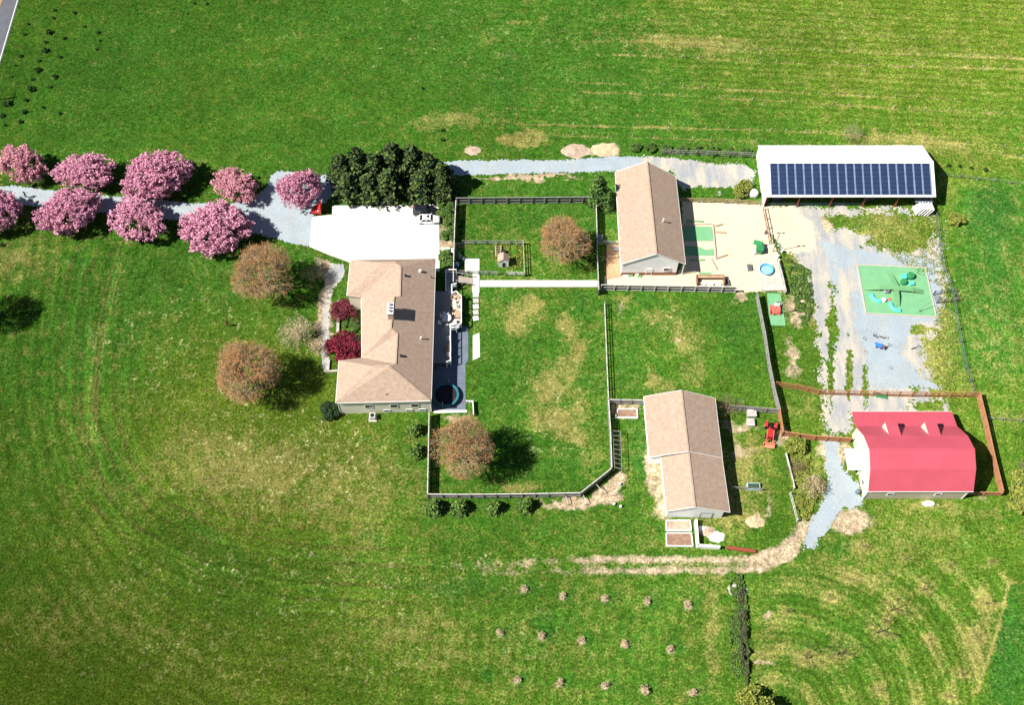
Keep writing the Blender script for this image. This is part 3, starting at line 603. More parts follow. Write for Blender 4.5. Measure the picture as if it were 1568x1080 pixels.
# footprint 0.35 m inside the eaves
def offset_poly(P, m):
    n = len(P); out = []
    for i in range(n):
        p0, p1, p2 = P[i-1], P[i], P[(i+1) % n]
        d1 = (p1-p0); d1.z = 0; d1.normalize(); d2 = (p2-p1); d2.z = 0; d2.normalize()
        n1_ = Vector((d1.y, -d1.x, 0)); n2_ = Vector((d2.y, -d2.x, 0)); bb = (n1_+n2_); bb /= max(.3, 1+n1_.dot(n2_))
        out.append(p1+bb*m)
    return out
fpH = offset_poly(ctr, .22)       # clockwise from above: right-hand normal points inwards
for i in range(8):
    p, q = fpH[i], fpH[(i+1) % 8]; z1 = EH-.02
    MB().add([(p.x, p.y, -.1), (q.x, q.y, -.1), (q.x, q.y, z1), (p.x, p.y, z1)], [(1, 0, 3, 2)]).build('wall', mat('sunlit_siding', (.82, .75, .63), .75, 0, (.76, .69, .57), 1.2) if i == 2 else M_cream, hs)  # south wall paler than the rest: sunlight put into its siding colour
MB().slab([(v.x, v.y, EH-.10) for v in ctr], [tuple(range(8))[::-1]], .04).build('soffit', M_white, hs)
swc, sec = fpH[3], fpH[2]         # south wall, left to right
for t in (8.2, 12.1, 14.4): wall_opening(hs, swc, sec, t, .35, 1.15, 1.0)
for t in (5.2, 9.6, 13.2): wall_opening(hs, swc, sec, t, 2.0, 3.3, 1.2)
for t in (3, 9, 15, 21): wall_opening(hs, fpH[2], fpH[1], t, 1.9, 3.2, 1.4)
wall_opening(hs, fpH[2], fpH[1], 12.2, 1.05, 3.1, 1.7, 'door')
wall_opening(hs, fpH[6], fpH[5], 5, .2, 2.4, 1.1, 'door')
for t in (2.5, 8.4): wall_opening(hs, fpH[6], fpH[5], t, 1.4, 2.8, 1.3)
wall_opening(hs, fpH[4], fpH[3], 3.6, 1.4, 2.8, 1.4)
for p, q in ((D, fpH[3]), (C_, fpH[2])): MB().path([p+Vector((0, 0, -.15)), q+Vector((0, 0, -.6)), Vector((q.x, q.y, .1))], .06).build('downspout', M_white, hs)
# chimney
cb = on_e(602, 481)
ch = MB().box((cb.x-.3, cb.y-.1, cb.z+.5), (.95, 2.1, 3.0)).build('chimney', mat('chimney_stone', (.55, .42, .36), .9, 0, (.38, .28, .24), 3), rf)
MB().box((cb.x-.3, cb.y-.1, cb.z+2.06), (1.15, 2.3, .12)).build('chimney_cap', M_conc, ch)
for k in (-.65, 0, .65): MB().lathe((cb.x-.3, cb.y-.1+k, cb.z+2.12), [(.17, 0), (.17, .3), (.22, .3), (.22, .36)], 10).build('flue', M_steel, ch)
for (x, y, r_, h_, m_) in ((643.5, 416.5, .22, .45, M_white), (621.5, 423, .2, .3, M_black), (660.5, 425.5, .1, .25, M_black), (645, 519.5, .12, .7, M_white), (614.5, 546, .22, .3, M_black), (592, 605.5, .08, .35, M_black)):
    p = on_e(x, y) if y < 600 else W(592, 605.5, EH+.5)
    MB().lathe((p.x, p.y, p.z-.15), [(r_, 0), (r_*.85, h_+.15), (r_*1.2, h_+.15), (r_*1.1, h_+.25)], 10).build('vent', m_, rf)

# --- garage building east of the paddock (tan roof, ridge north-south)
b1 = thing('barn', W(1000, 330), 'tan roofed outbuilding with white gable and brown wainscot, next to the sand yard', 'barn')
e1 = [W(942, 263, 4), W(1034.5, 270, 4), W(1049.6, 404.5, 4), W(950.6, 405, 4)]; r1_ = (W(991, 247, 6.9), W(1005.6, 389, 6.9))
def gable_roof(b, e, r, m=M_roof, th=.14):
    o = MB().slab([e[0], e[1], e[2], e[3], r[0], r[1]], [(0, 3, 5, 4), (1, 4, 5, 2)], th).build('roof', m, b)
    cap([r[0], r[1]], m, o); roof_trim(b, [(e[0], e[3]), (e[1], e[2])])
    roof_trim(b, [(e[3], r[1]), (r[1], e[2]), (e[0], r[0]), (r[0], e[1])], M_white, 'fascia', .06, -.07)
    return o
ro1 = gable_roof(b1, e1, r1_)
fp1, tp1 = gable_walls(b1, e1, r1_, dict(w=.35, e=1.3, n=.3, s=.16), M_white)
MB().bar(Vector((fp1[3].x, fp1[3].y-.03, .45)), Vector((fp1[2].x, fp1[2].y-.03, .45)), .06, 1.0).build('wainscot', M_brown, b1)
wall_opening(b1, fp1[3], fp1[2], 8.4, 1.5, 2.5, 1.0); wall_opening(b1, fp1[3], fp1[2], 5.2, .1, 2.2, 1.0, 'door', M_white, M_white)
wall_opening(b1, fp1[2], fp1[1], 5, 1.2, 2.4, 1.2); wall_opening(b1, fp1[2], fp1[1], 10, .1, 2.3, 2.4, 'door', M_white, M_white)
for k in range(5):
    q = e1[2].lerp(e1[1], k/4); MB().box((q.x-.15, q.y+(.25 if k == 0 else -.2), 1.85), (.14, .14, 3.7)).build('post', M_white, b1)
p = W(1015.5, 338.5, 6.2); MB().lathe((p.x, p.y, p.z-.6), [(.1, 0), (.1, 1.1), (.16, 1.1), (.16, 1.25)], 10).build('vent', M_white, ro1)

# --- workshop with the stepped roof
b3 = thing('shed', W(1060, 690), 'long tan roofed shed with stepped gable roof and white walls, beside the garden boxes', 'shed')
e3 = [W(985.8, 607.4, 3.4), W(1094.8, 609.8, 3.4), W(1106, 701.6, 3.4), W(994, 700.7, 3.4)]; r3_ = (W(1043.5, 597.6, 5.9), W(1054.4, 691.9, 5.9))
e3b = [W(1012.4, 699.5, 3.15), W(1105.5, 701.4, 3.15), W(1117.6, 785, 3.15), W(1020.3, 783.7, 3.15)]; r3b = (W(1054.2, 690.4, 5.35), W(1064.6, 777.2, 5.35))
gable_roof(b3, e3, r3_); gable_roof(b3, e3b, r3b)
gable_walls(b3, e3, r3_, dict(w=.3, e=.3, n=.25, s=.25), M_white)
fp3, tp3 = gable_walls(b3, e3b, r3b, dict(w=.3, e=.9, n=-.2, s=.15), M_white)
wall_opening(b3, fp3[3], fp3[2], 6.6, .1, 2.2, 1.9, 'door', M_dkwood, M_white)

# --- open barn with the solar roof
b2 = thing('open_barn', W(1300, 290), 'long white open fronted barn with a row of solar panels on its roof', 'barn')
x0, x1, y0, y1, yr = 49.0, 81.75, 32.2, 45.4, 38.9; zs, zn, zr = 3.8, 3.0, 6.0
VV = [(x0, y0, zs), (x1, y0, zs), (x1, yr, zr), (x0, yr, zr), (x0, y1, zn), (x1, y1, zn)]
rf2 = MB().slab(VV, [(0, 1, 2, 3), (3, 2, 5, 4)], .12).build('roof', M_whitemetal, b2)
seam = MB()
for k in range(36):
    x = x0+.4+k*(x1-x0-.8)/35
    seam.bar((x, yr, zr+.02), (x, y1, zn+.02), .05, .05)
seam.build('roof_seams', M_whitemetal, rf2)
cap([Vector((x0, yr, zr)), Vector((x1, yr, zr))], M_whitemetal, rf2)
roof_trim(b2, [(Vector((x0, y0, zs)), Vector((x1, y0, zs)))], M_white, 'fascia')
wy0, wy1 = y0+.3, y1-.2
def zroof(y): return (zs+(y-y0)*(zr-zs)/(yr-y0) if y < yr else zr+(y-yr)*(zn-zr)/(y1-yr))-.13
for xx in (x0+.25, x1-.3):
    m_ = MB()
    for q in (-.04, .04):
        pass
    prof = [(wy0, -.1), (wy1, -.1), (wy1, zroof(wy1)), (yr, zroof(yr)), (wy0, zroof(wy0))]
    vs = [(xx-.05, y, z) for y, z in prof]+[(xx+.05, y, z) for y, z in prof]; n = 5
    m_.add(vs, [(4, 3, 2, 1, 0), (5, 6, 7, 8, 9)]+[(i, (i+1) % n, n+(i+1) % n, n+i) for i in range(n)]); m_.build('wall', M_whitemetal, b2)
MB().box(((x0+x1)/2, wy1-.05, zn/2-.1), (x1-x0-.7, .08, zn-.1)).build('wall', M_whitemetal, b2)
for k in range(6):
    x = x0+.35+k*(x1-x0-.75)/5; MB().box((x, y0+.35, zs/2-.1), (.2, .2, zs-.15)).build('post', M_rust, b2)
for k in range(1, 6):
    x = x0+.35+(k-.5)*(x1-x0-.75)/5; 
MB().box(((x0+x1)/2-6, y0+.6, .55), (18, .06, 1.0)).build('low_wall', mat('dark_green_sheet', (.02, .07, .06), .7), b2)
pa = W(1176.5, 248.5, 0)
# panel array: 19 columns of panels up the south slope
sl_ = Vector((0, yr-y0, zr-zs)); sL = sl_.length; sl_ = sl_/sL; ang = math.atan2(zr-zs, yr-y0)
ncol = 19; pw = (x1-.45-(x0+3.05-.45))/ncol; xa = x0+.95
pw = (x1-.75-xa)/ncol
for k in range(ncol):
    mbp = MB(); mbf = MB(); cx = xa+(k+.5)*pw
    mid = Vector((cx, y0, zs))+sl_*(sL*.49)
    mbf.box(mid+Vector((0, 0, .13)), (pw-.04, sL*.90, .05), 0, ang)
    for j in range(7):
        c_ = Vector((cx-.06, y0, zs))+sl_*(sL*(.04+.90*(j+.5)/7)); mbp.box(c_+Vector((0, 0, .17)), (pw-.32, sL*.90/7-.03, .04), 0, ang)
    fr = mbf.build('panel_rack', M_panel2, b2); mbp.build('solar_panel', M_panel, fr)
tg = thing('stacked_panels', (81.2, 31.0, 0), 'stack of white corrugated boards leaning against the open barn corner', 'boards')
for k in range(5): MB().box((79.0+k*.55, 31.4-.05*k, 1.05), (.08, 1.9, 2.1), R(8), 0, R(24)).build('board', M_white if k % 2 else M_greytop, tg)
MB().box((80.1, 32.9, 1.9), (3.4, 1.5, .1), 0).build('top_sheet', M_slate, tg)
tk = thing('propane_tank', W(1153, 300), 'white rounded tank standing beside the white barn wall', 'tank')
tk2 = MB().lathe((tk.location.x, tk.location.y, 0), [(.3, 0), (.75, .1), (.8, 1.2), (.5, 1.7), (.12, 1.85)], 16); tk2.build('shell', M_white, tk, smooth=True)
MB().lathe((tk.location.x, tk.location.y, 1.8), [(.12, 0), (.12, .2)], 8).build('lid', M_steel, tk)

# --- red gambrel barn
b4 = thing('red_roofed_barn', (68, -22, 0), 'cream barn with a red gambrel metal roof and two small dormers', 'barn')
x0, x1 = 59.15, 76.6
PR = [(-12.9, 2.2), (-16.1, 3.0), (-19.25, 6.15), (-22.4, 7.65), (-25.45, 6.55), (-28.35, 3.8)]
VV = [(x, y, z) for x in (x0, x1) for y, z in PR]
rf4 = MB().slab(VV, [(i+1, i+7, i+6, i) for i in range(5)], .14).build('roof', M_redroof, b4)
ribs = MB()
for k in range(58):
    x = x0+.15+k*(x1-x0-.3)/57
    for i in range(5): ribs.bar((x, PR[i][0], PR[i][1]+.012), (x, PR[i+1][0], PR[i+1][1]+.012), .04, .035)
ribs.build('roof_ribs', M_redroof, rf4)
cap([Vector((x0, -22.4, 7.66)), Vector((x1, -22.4, 7.66))], M_redroof, rf4)
roof_trim(b4, [(Vector((x0, -28.35, 3.8)), Vector((x1, -28.35, 3.8))), (Vector((x0, -12.9, 2.2)), Vector((x1, -12.9, 2.2)))])
WP = [(-28.15, -.1), (-16.3, -.1), (-16.3, 2.75), (-19.3, 5.98), (-22.4, 7.47), (-25.4, 6.38), (-28.15, 3.75)]
for xx in (x0+.2, x1-.6):
    vs = [(xx-.05, y, z) for y, z in WP]+[(xx+.05, y, z) for y, z in WP]; n = 7
    MB().add(vs, [tuple(range(7)), tuple(range(7, 14))[::-1]]+[(i, n+i, n+(i+1) % n, (i+1) % n) for i in range(n)]).build('wall', M_cream, b4)
MB().box(((x0+x1)/2-.2, -28.15, 1.8), (x1-x0-.9, .1, 3.8)).build('wall', M_siding, b4)
MB().box(((x0+x1)/2-.2, -16.3, 1.3), (x1-x0-.9, .1, 2.8)).build('wall', M_cream, b4)
MB().box((x0+.08, -28.18, 1.8), (.2, .2, 3.7)).build('corner_trim', M_white, b4); MB().box((x1-.6, -28.22, 1.8), (.22, .1, 3.7)).build('corner_trim', M_white, b4)
for k in range(6): MB().box((x0+.3+k*(x1-x0-.6)/5, -13.1, 1.0), (.14, .14, 2.1)).build('post', M_white, b4)
for cx in (64.4, 71.1):
    yf, yb, zf, zk, zs_ = -16.3, -19.6, 5.45, 6.28, 3.2
    do = MB().slab([(cx-1.0, yb, zk), (cx+1.0, yb, zk), (cx+1.0, yf+.25, zf-.02), (cx-1.0, yf+.25, zf-.02)], [(0, 3, 2, 1)], .09).build('dormer_roof', M_redroof, b4)
    dw = MB()
    for sx in (-.88, .88): dw.add([(cx+sx, yf, zs_), (cx+sx, yf, zf-.08), (cx+sx, yb, zk-.1)], [(0, 1, 2)])
    dw.add([(cx-.88, yf, zs_), (cx+.88, yf, zs_), (cx+.88, yf, zf-.08), (cx-.88, yf, zf-.08)], [(0, 3, 2, 1)])
    dwo = dw.build('dormer_wall', M_cream, do)
    MB().box((cx, yf+.02, 4.4), (1.1, .05, .7)).build('dormer_window', M_glass, do)
wall_opening(b4, Vector((x0+.14, -16.3, 0)), Vector((x0+.14, -28, 0)), 5.8, .1, 3.2, 3.2, 'door', M_white, M_white)
wall_opening(b4, Vector((x0+.14, -16.3, 0)), Vector((x0+.14, -28, 0)), 9.6, 1.2, 2.2, .9)
for t in (4, 12): wall_opening(b4, Vector((x0+.2, -28.2, 0)), Vector((x1-.7, -28.2, 0)), t, 1.6, 2.6, 1.0)
wb = thing('white_canopy', (57.9, -21.9, 0), 'flat white canopy standing against the cream barn front', 'canopy')
MB().box((57.95, -22.0, 2.4), (2.3, 3.9, .14)).build('canopy_top', M_white, wb)
for sx in (-1.05, 1.0):
    for sy in (-1.8, 1.8): MB().box((57.95+sx, -22.0+sy, 1.15), (.1, .1, 2.36)).build('leg', M_white, wb)
sat = W(1419, 757)
bo = thing('covered_boat', (sat.x, -29.0, 0), 'small white upturned boat lying beside the tan barn wall', 'boat')
MB().lathe((sat.x, -29.1, 0), [(1.0, .0), (.98, .15), (.8, .42), (.35, .58), (.05, .62)], 18, 1.15, .55).build('hull', M_white, bo, smooth=True)
MB().bar((sat.x-.9, -29.1, .62), (sat.x+.9, -29.1, .62), .06, .06).build('keel', M_greytop, bo)

# ------------------------------------------------------------ fences (each run of fence is a thing)
def resample(P, sp):
    out = []
    for a, b in zip(P[:-1], P[1:]):
        n = max(1, round((b-a).length/sp))
        out += [a.lerp(b, k/n) for k in range(n)]
    return out+[P[-1]]
def fence(label, pts, hgt, style, m, mtop=None, postm=None, showrail=False, sp=2.4, rails=(.25, .6, .95), top=True, group=None, name='fence', cat='fence', mesh=None):
    P = [W(x, y, hgt if top else 0) for x, y in pts]; P = [Vector((p.x, p.y, 0)) for p in P]
    f = thing(name, P[0], label, cat, group); Q = resample(P, sp); mtop = mtop or m
    for i, q in enumerate(Q):
        MB().box((q.x, q.y-(.04 if showrail else 0), hgt/2+.02), (.15, .15, hgt+.06)).build('post', postm or m, f)
    if style == 'board':
        mb = MB()
        for a, b in zip(P[:-1], P[1:]):
            L = (b-a).length; d = (b-a)/L; n = max(1, int(L/.155)); s_ = Vector((d.y, -d.x, 0))*.075
            for k in range(n):
                c0 = a+d*(k*L/n+.008)-s_; c1 = a+d*((k+1)*L/n-.008)-s_; jj = random.uniform(-.02, .02)
                mb.bar(Vector((c0.x, c0.y, hgt*.5-.03)), Vector((c1.x, c1.y, hgt*.5-.03)), .022, hgt-.16+jj)
        mb.build('board_panel', m, f)
        mb = MB()
        for a, b in zip(P[:-1], P[1:]): mb.bar(Vector((a.x, a.y, hgt)), Vector((b.x, b.y, hgt)), .15, .05)
        mb.build('cap_rail', mtop, f)
        rails = (.3, .75) if not showrail else (.1, .52)
    for r_ in rails:
        mb = MB()
        for a, b in zip(Q[:-1], Q[1:]): mb.bar(Vector((a.x, a.y, hgt*r_)), Vector((b.x, b.y, hgt*r_+random.uniform(-.02, .02))), .05, .15 if style != 'wire' else .03)
        mb.build('rail' if style != 'wire' else 'wire', mtop if (style != 'board' or showrail) else m, f)
    if mesh:
        mb = MB()
        for a, b in zip(Q[:-1], Q[1:]):
            n = max(1, int((b-a).length/.3))
            for k in range(n): c0 = a.lerp(b, (k+.5)/n); mb.bar(Vector((c0.x, c0.y, .1)), Vector((c0.x, c0.y, hgt*.9)), .03, .03)
        mb.build('pickets', mesh, f)
    return f
fence('tall grey board fence running south and east round the bare maple lawn', [(657, 631), (654.5, 757), (700, 757.5), (780, 757), (840, 756), (889, 755), (937, 717)], 2.0, 'board', M_grey, M_greytop)
fence('pale topped board fence along the east side of the patchy lawn, joining the shed fence', [(937, 717), (935, 660), (932, 612)], 2.0, 'board', M_grey, M_greytop)
fence('grey rail fence with long dark shadow between the patchy lawn and the square lawn', [(926, 462), (929, 540), (932, 610)], 1.5, 'rail', M_grey, M_greytop, sp=2.4, rails=(.3, .65, .98))
fence('grey board fence closing the garden box corner beside the tan shed', [(932, 612), (986, 613)], 1.9, 'board', M_grey, M_greytop)
fence('tall solid fence along the east edge of the parking pad', [(698, 306), (696, 350), (694.5, 400), (694, 432)], 2.1, 'board', M_dkwood, M_greytop)
fence('dark rail and board fence along the north side of the maple paddock', [(699, 303), (912, 301.5)], 2.0, 'board', M_dkwood, M_grey, M_grey, True, 2.45)
fence('tall solid fence on the east side of the maple paddock', [(912.5, 301.5), (914, 350), (915, 400), (917, 444)], 2.0, 'board', M_dkwood, M_greytop)
fence('low green grey rail fence on the north of the playhouse garden', [(708, 368.5), (801, 368.5)], 1.3, 'rail', mat('mossy_wood', (.17, .22, .18), .85, 0, (.11, .15, .12), 3), M_grey, sp=2.2, rails=(.3, .65, .98))
fence('low rail fence on the east of the playhouse garden casting a ladder shadow', [(801, 368.5), (803, 417)], 1.5, 'rail', M_grey, M_greytop, sp=1.9, rails=(.3, .65, .98))
fence('low rail fence between the playhouse and the white walkway', [(803, 417), (775, 416.5)], 1.2, 'rail', M_grey, M_greytop, sp=1.9, rails=(.3, .65, .98))
fence('short green grey rail fence west of the playhouse by the walkway', [(763, 416), (733, 415), (700, 414)], 1.2, 'rail', MAT['mossy_wood'], M_grey, sp=1.9, rails=(.3, .65, .98))
fence('dark three rail fence with pale posts along the south of the sand yard', [(921, 436), (1128, 439.5)], 2.0, 'board', M_dkwood, M_greytop, M_greytop, True, 2.45)
fence('long leaning grey board fence down the east side of the square lawn', [(1160, 448), (1172, 508), (1179, 555), (1188, 600), (1195, 626)], 2.1, 'board', M_grey, M_grey)
fence('brown board fence beside the red tractor', [(1194.5, 627), (1200, 661)], 2.1, 'board', M_orange2, M_orange)
fence('grey board fence behind the red tractor and the stone boxes', [(1118, 621), (1194, 627)], 1.9, 'board', M_grey, M_grey)
fence('new orange cedar fence running across the gravel north of the red roofed barn', [(1190, 585), (1222, 588.5), (1256, 597), (1300, 598), (1400, 600.5), (1500, 601)], 2.0, 'rail', M_orange, M_orange, sp=2.45, rails=(.1, .4, .7, .98), mesh=M_orange2)
fence('new orange cedar fence on the east side of the red roofed barn', [(1501, 601), (1513, 650), (1524, 700), (1537, 752)], 2.0, 'board', M_orange2, M_orange)
fence('short brown board fence south east of the red roofed barn', [(1484, 753.5), (1536, 755)], 1.6, 'board', M_orange2, M_orange2)
fence('brown board fence joining the tractor corner to the cream barn', [(1200, 661), (1250, 668), (1304, 671)], 2.0, 'board', M_orange2, M_orange)
fence('weathered rail fence above the pale gravel, north of the sand yard', [(1014, 229), (1085, 231), (1154, 234)], 1.5, 'rail', M_grey, M_grey, sp=2.5, rails=(.2, .6, .98))
fence('weathered rail fence between the pale gravel and the sand yard', [(1042, 303), (1095, 304), (1166, 308)], 1.4, 'rail', M_grey, M_tan, sp=2.5, rails=(.3, .65, .98))
fence('low wood and wire fence between the sand yard and the gravel yard', [(1170, 316), (1176, 345), (1180, 368)], 1.3, 'rail', M_grey, M_tan, sp=2.2, rails=(.1, .5, .95))
fence('grey slatted fence on the east side of the blue pool deck', [(1191, 396), (1198, 420), (1204, 446)], 1.2, 'board', M_grey, M_greytop, sp=1.6)
fence('thin wire fence with green posts along the east of the gravel yard', [(1436, 325), (1441, 370), (1448, 410), (1462, 450), (1470, 500), (1482, 560), (1494, 600)], 1.3, 'wire', M_steel, M_steel, sp=3.2, rails=(.35, .65, .95))
fence('thin wire fence crossing the east field beyond the orange fence', [(1506, 638), (1568, 642), (1600, 643)], 1.2, 'wire', M_grey, M_steel, sp=3.4, rails=(.4, .9))
fence('thin wire fence leading east from the open barn across the field', [(1444, 264), (1500, 270), (1600, 282)], 1.2, 'wire', M_grey, M_steel, sp=3.4, rails=(.4, .9))
fence('old pale board edging wall beside the overgrown strip', [(1204, 694), (1212, 725), (1217, 747)], .8, 'board', M_greytop, M_greytop, sp=2.0)
fence('leaning pale picket fence at the south end of the overgrown strip', [(1211, 754), (1217, 776), (1222, 796)], 1.1, 'rail', M_greytop, M_greytop, sp=1.6, rails=(.3, .95), mesh=M_greytop)
fence('short wire garden fence beside the garage building wall', [(916, 368.5), (950, 370)], 1.3, 'rail', M_grey, M_grey, sp=1.8, rails=(.3, .65, .98))
fence('short wooden fence near the trampoline and the concrete apron', [(714, 614), (724, 614), (725, 634)], .9, 'board', M_white, M_white, sp=1.5)
fence('small wire pen between the gravel yard and the east field', [(1433, 446), (1464, 441), (1470, 456), (1438, 459), (1433, 446)], 1.4, 'wire', M_dkwood, M_dkwood, sp=1.3, rails=(.1, .35, .65, .95))

# ------------------------------------------------------------ trees and shrubs
def skeleton(hc, rx, rz, trunk_h, n1_, n2_, n3_, n4_, seed, r0=.22, droop=0.0, low=-.5, lean=0):
    # limbs fan out from the trunk top and fork outwards to fill an uneven ellipsoid centred at height hc
    rg = np.random.default_rng(seed); segs = []; tips = []
    lump = rg.uniform(.82, 1.15, 12); ph = rg.uniform(0, 2*PI)
    def rad(th): k = (th+ph)/(2*PI)*12 % 12; i = int(k); f_ = k-i; return lump[i]*(1-f_)+lump[(i+1) % 12]*f_
    base = np.array([0, 0, trunk_h]); segs.append((np.zeros(3), base, r0, r0*.8))
    cen = np.array([0, 0, hc])
    def env(dv):
        dv = dv/np.linalg.norm(dv); th = math.atan2(dv[1], dv[0]); k = 1/math.sqrt((dv[0]**2+dv[1]**2)/rx**2+dv[2]**2/rz**2)
        return cen+dv*k*rad(th)
    def curve(p, q, ra, rb, bend=.12, n=3):
        L = np.linalg.norm(q-p); off = rg.normal(size=3)*L*bend; off[2] += L*.08; pts = [p]
        for i in range(1, n+1):
            t = i/n; pts.append(p+(q-p)*t+off*math.sin(PI*t)*.6)
        for i in range(n): segs.append((pts[i], pts[i+1], ra+(rb-ra)*i/n, ra+(rb-ra)*(i+1)/n))
        return pts
    for i in range(n1_):
        th = 2*PI*(i+rg.uniform(-.3, .3))/n1_*2.4; el = low+(1.15-low)*((i+.5)/n1_)**.8+rg.uniform(-.15, .15)
        dv = np.array([math.cos(th)*math.cos(el), math.sin(th)*math.cos(el), math.sin(el)])
        tgt = env(dv); q = base+(tgt-base)*.62
        pts = curve(base*np.array([1, 1, rg.uniform(.75, 1)]), q, r0*.5, r0*.22)
        for j in range(n2_):
            t = rg.uniform(.35, 1); k = min(2, int(t*3)); p = pts[k]+(pts[k+1]-pts[k])*(t*3-k)
            d2_ = dv+rg.normal(size=3)*.42; d2_[2] = max(d2_[2], low); tg2 = env(d2_)
            q2 = p+(tg2-p)*rg.uniform(.6, .8); pts2 = curve(p, q2, r0*.2, r0*.09, .1, 2)
            for l in range(n3_):
                t = rg.uniform(.3, 1); k2 = min(1, int(t*2)); p3 = pts2[k2]+(pts2[k2+1]-pts2[k2])*(t*2-k2)
                d3 = d2_/np.linalg.norm(d2_)+rg.normal(size=3)*.30; tg3 = env(d3); q3 = p3+(tg3-p3)*rg.uniform(.6, .98); q3[2] -= droop
                pts3 = curve(p3, q3, r0*.085, r0*.035, .08, 2)
                for m_ in range(n4_):
                    t = rg.uniform(.2, 1); k3 = min(1, int(t*2)); p4 = pts3[k3]+(pts3[k3+1]-pts3[k3])*(t*2-k3)
                    d4 = (q3-p3)/(np.linalg.norm(q3-p3)+1e-6)+rg.normal(size=3)*.5; L = rg.uniform(.35, .95)*rx/6
                    q4 = p4+d4/np.linalg.norm(d4)*L; segs.append((p4, q4, r0*.035, r0*.014)); tips.append(q4); tips.append((p4+q4)/2)
                tips.append(q3)
    return segs, np.array(tips)
def tree_proto(name, sk_, bark, leafm, per, size, jit, crown='crown', trunkparts=True, elong=1.0, up=.3, nseg=3):
    segs, tips = sk_
    root = bpy.data.objects.new(name, None); COL.objects.link(root)
    tubes('trunk', segs[:1], bark, root, 8); tubes('branches', segs[1:], bark, root, nseg)
    C = np.repeat(tips, per, 0); C = C+RNG.normal(size=C.shape)*jit
    leaves(crown, C, size, leafm, root, up, elong)
    return root
# flowering cherries
ch1 = tree_proto('cherry_tree', skeleton(3.6, 6.0, 3.0, 1.4, 11, 6, 6, 3, 3, .24, low=-.25), M_bark, M_pink, 9, .082, .15, 'blossom', elong=1.8)
ch2 = tree_proto('cherry_tree', skeleton(3.5, 5.6, 2.8, 1.3, 10, 6, 6, 3, 8, .22, low=-.2), M_bark, M_pink, 9, .082, .15, 'blossom', elong=1.8)
ch3 = tree_proto('cherry_tree', skeleton(3.2, 5.2, 2.6, 1.3, 9, 6, 5, 3, 15, .2, low=-.2), M_bark, M_pink2, 8, .082, .15, 'blossom', elong=1.8)
def put(proto, used, px_, py_, hc, sx, sy, sz, rz, label, cat, group):
    p = W(px_, py_, hc*sz); loc = (p.x, p.y, 0)
    if not used:
        proto.location = loc; proto.rotation_euler = (0, 0, rz); proto.scale = (sx, sy, sz); tag(proto, label, cat, group); return proto
    return copy_tree(proto, loc, rz, (sx, sy, sz), label, group)
CG = 'pink flowering cherry trees along the driveway'
for i, (q, pr, x, y, sx, sy, sz, lb) in enumerate([
    (0, ch3, 33, 247, .88, .80, .95, 'tawny pink cherry tree at the far left end above the driveway'),
    (0, ch2, 126, 263, .98, .78, .9, 'pink cherry tree second from left in the row above the driveway'),
    (0, ch1, 240, 268, 1.08, .92, 1.05, 'widest pink cherry tree in the row above the driveway'),
    (1, ch3, 358, 285, .82, .74, .85, 'smallest rosy cherry tree above the driveway, nearest the turning area'),
    (1, ch2, -6, 322, .78, .95, .95, 'pink cherry tree cut by the left picture edge below the driveway'),
    (1, ch1, 105, 324, 1.0, .84, .98, 'pink cherry tree below the driveway beside the dark walking person'),
    (1, ch2, 213, 337, .92, .84, .95, 'pink cherry tree third from left below the driveway'),
    (1, ch1, 329, 351, 1.06, 1.05, 1.12, 'big round pink cherry tree touching the orange budding maple'),
    (1, ch2, 461, 288, .72, .72, 1.0, 'bright pink cherry tree in the island by the parking pad and spruces')]):
    put(pr, q, x, y, 3.6, sx*1.13, sy*.98, sz, (i % 3-1)*.5+(0 if i % 2 else PI), lb, 'tree', CG)
# budding maples
mp1 = tree_proto('maple_tree', skeleton(7.0, 5.9, 4.7, 2.6, 15, 8, 8, 6, 21, .36, low=-.35), M_barkgrey, M_bud, 1, .035, .08, 'buds', elong=2.0)
mp2 = tree_proto('maple_tree', skeleton(7.0, 5.9, 4.7, 2.6, 15, 8, 8, 6, 29, .36, low=-.35), M_barkgrey, M_bud, 1, .035, .08, 'buds', elong=2.0)
MG = 'bare round maples with orange red buds'
for i, (q, pr, x, y, sx, sy, sz, lb) in enumerate([
    (0, mp1, 403, 418, .98, 1.02, .95, 'orange budding maple beside the big cherry and the driveway'),
    (0, mp2, 381, 568, 1.08, 1.1, .97, 'orange budding maple with a long shadow on the west lawn'),
    (1, mp1, 708, 685, .90, .95, 1.0, 'browner budding maple inside the fence below the trampoline'),
    (1, mp2, 861, 369, .88, .93, .82, 'budding maple inside the fenced paddock west of the outbuilding'),
    (1, mp1, -48, 462, .75, .75, .9, 'bare maple beyond the left picture edge casting a shadow on the lawn')]):
    put(pr, q, x, y, 7.0, sx, sy, sz, 1.1+i*1.9, lb, 'tree', MG)
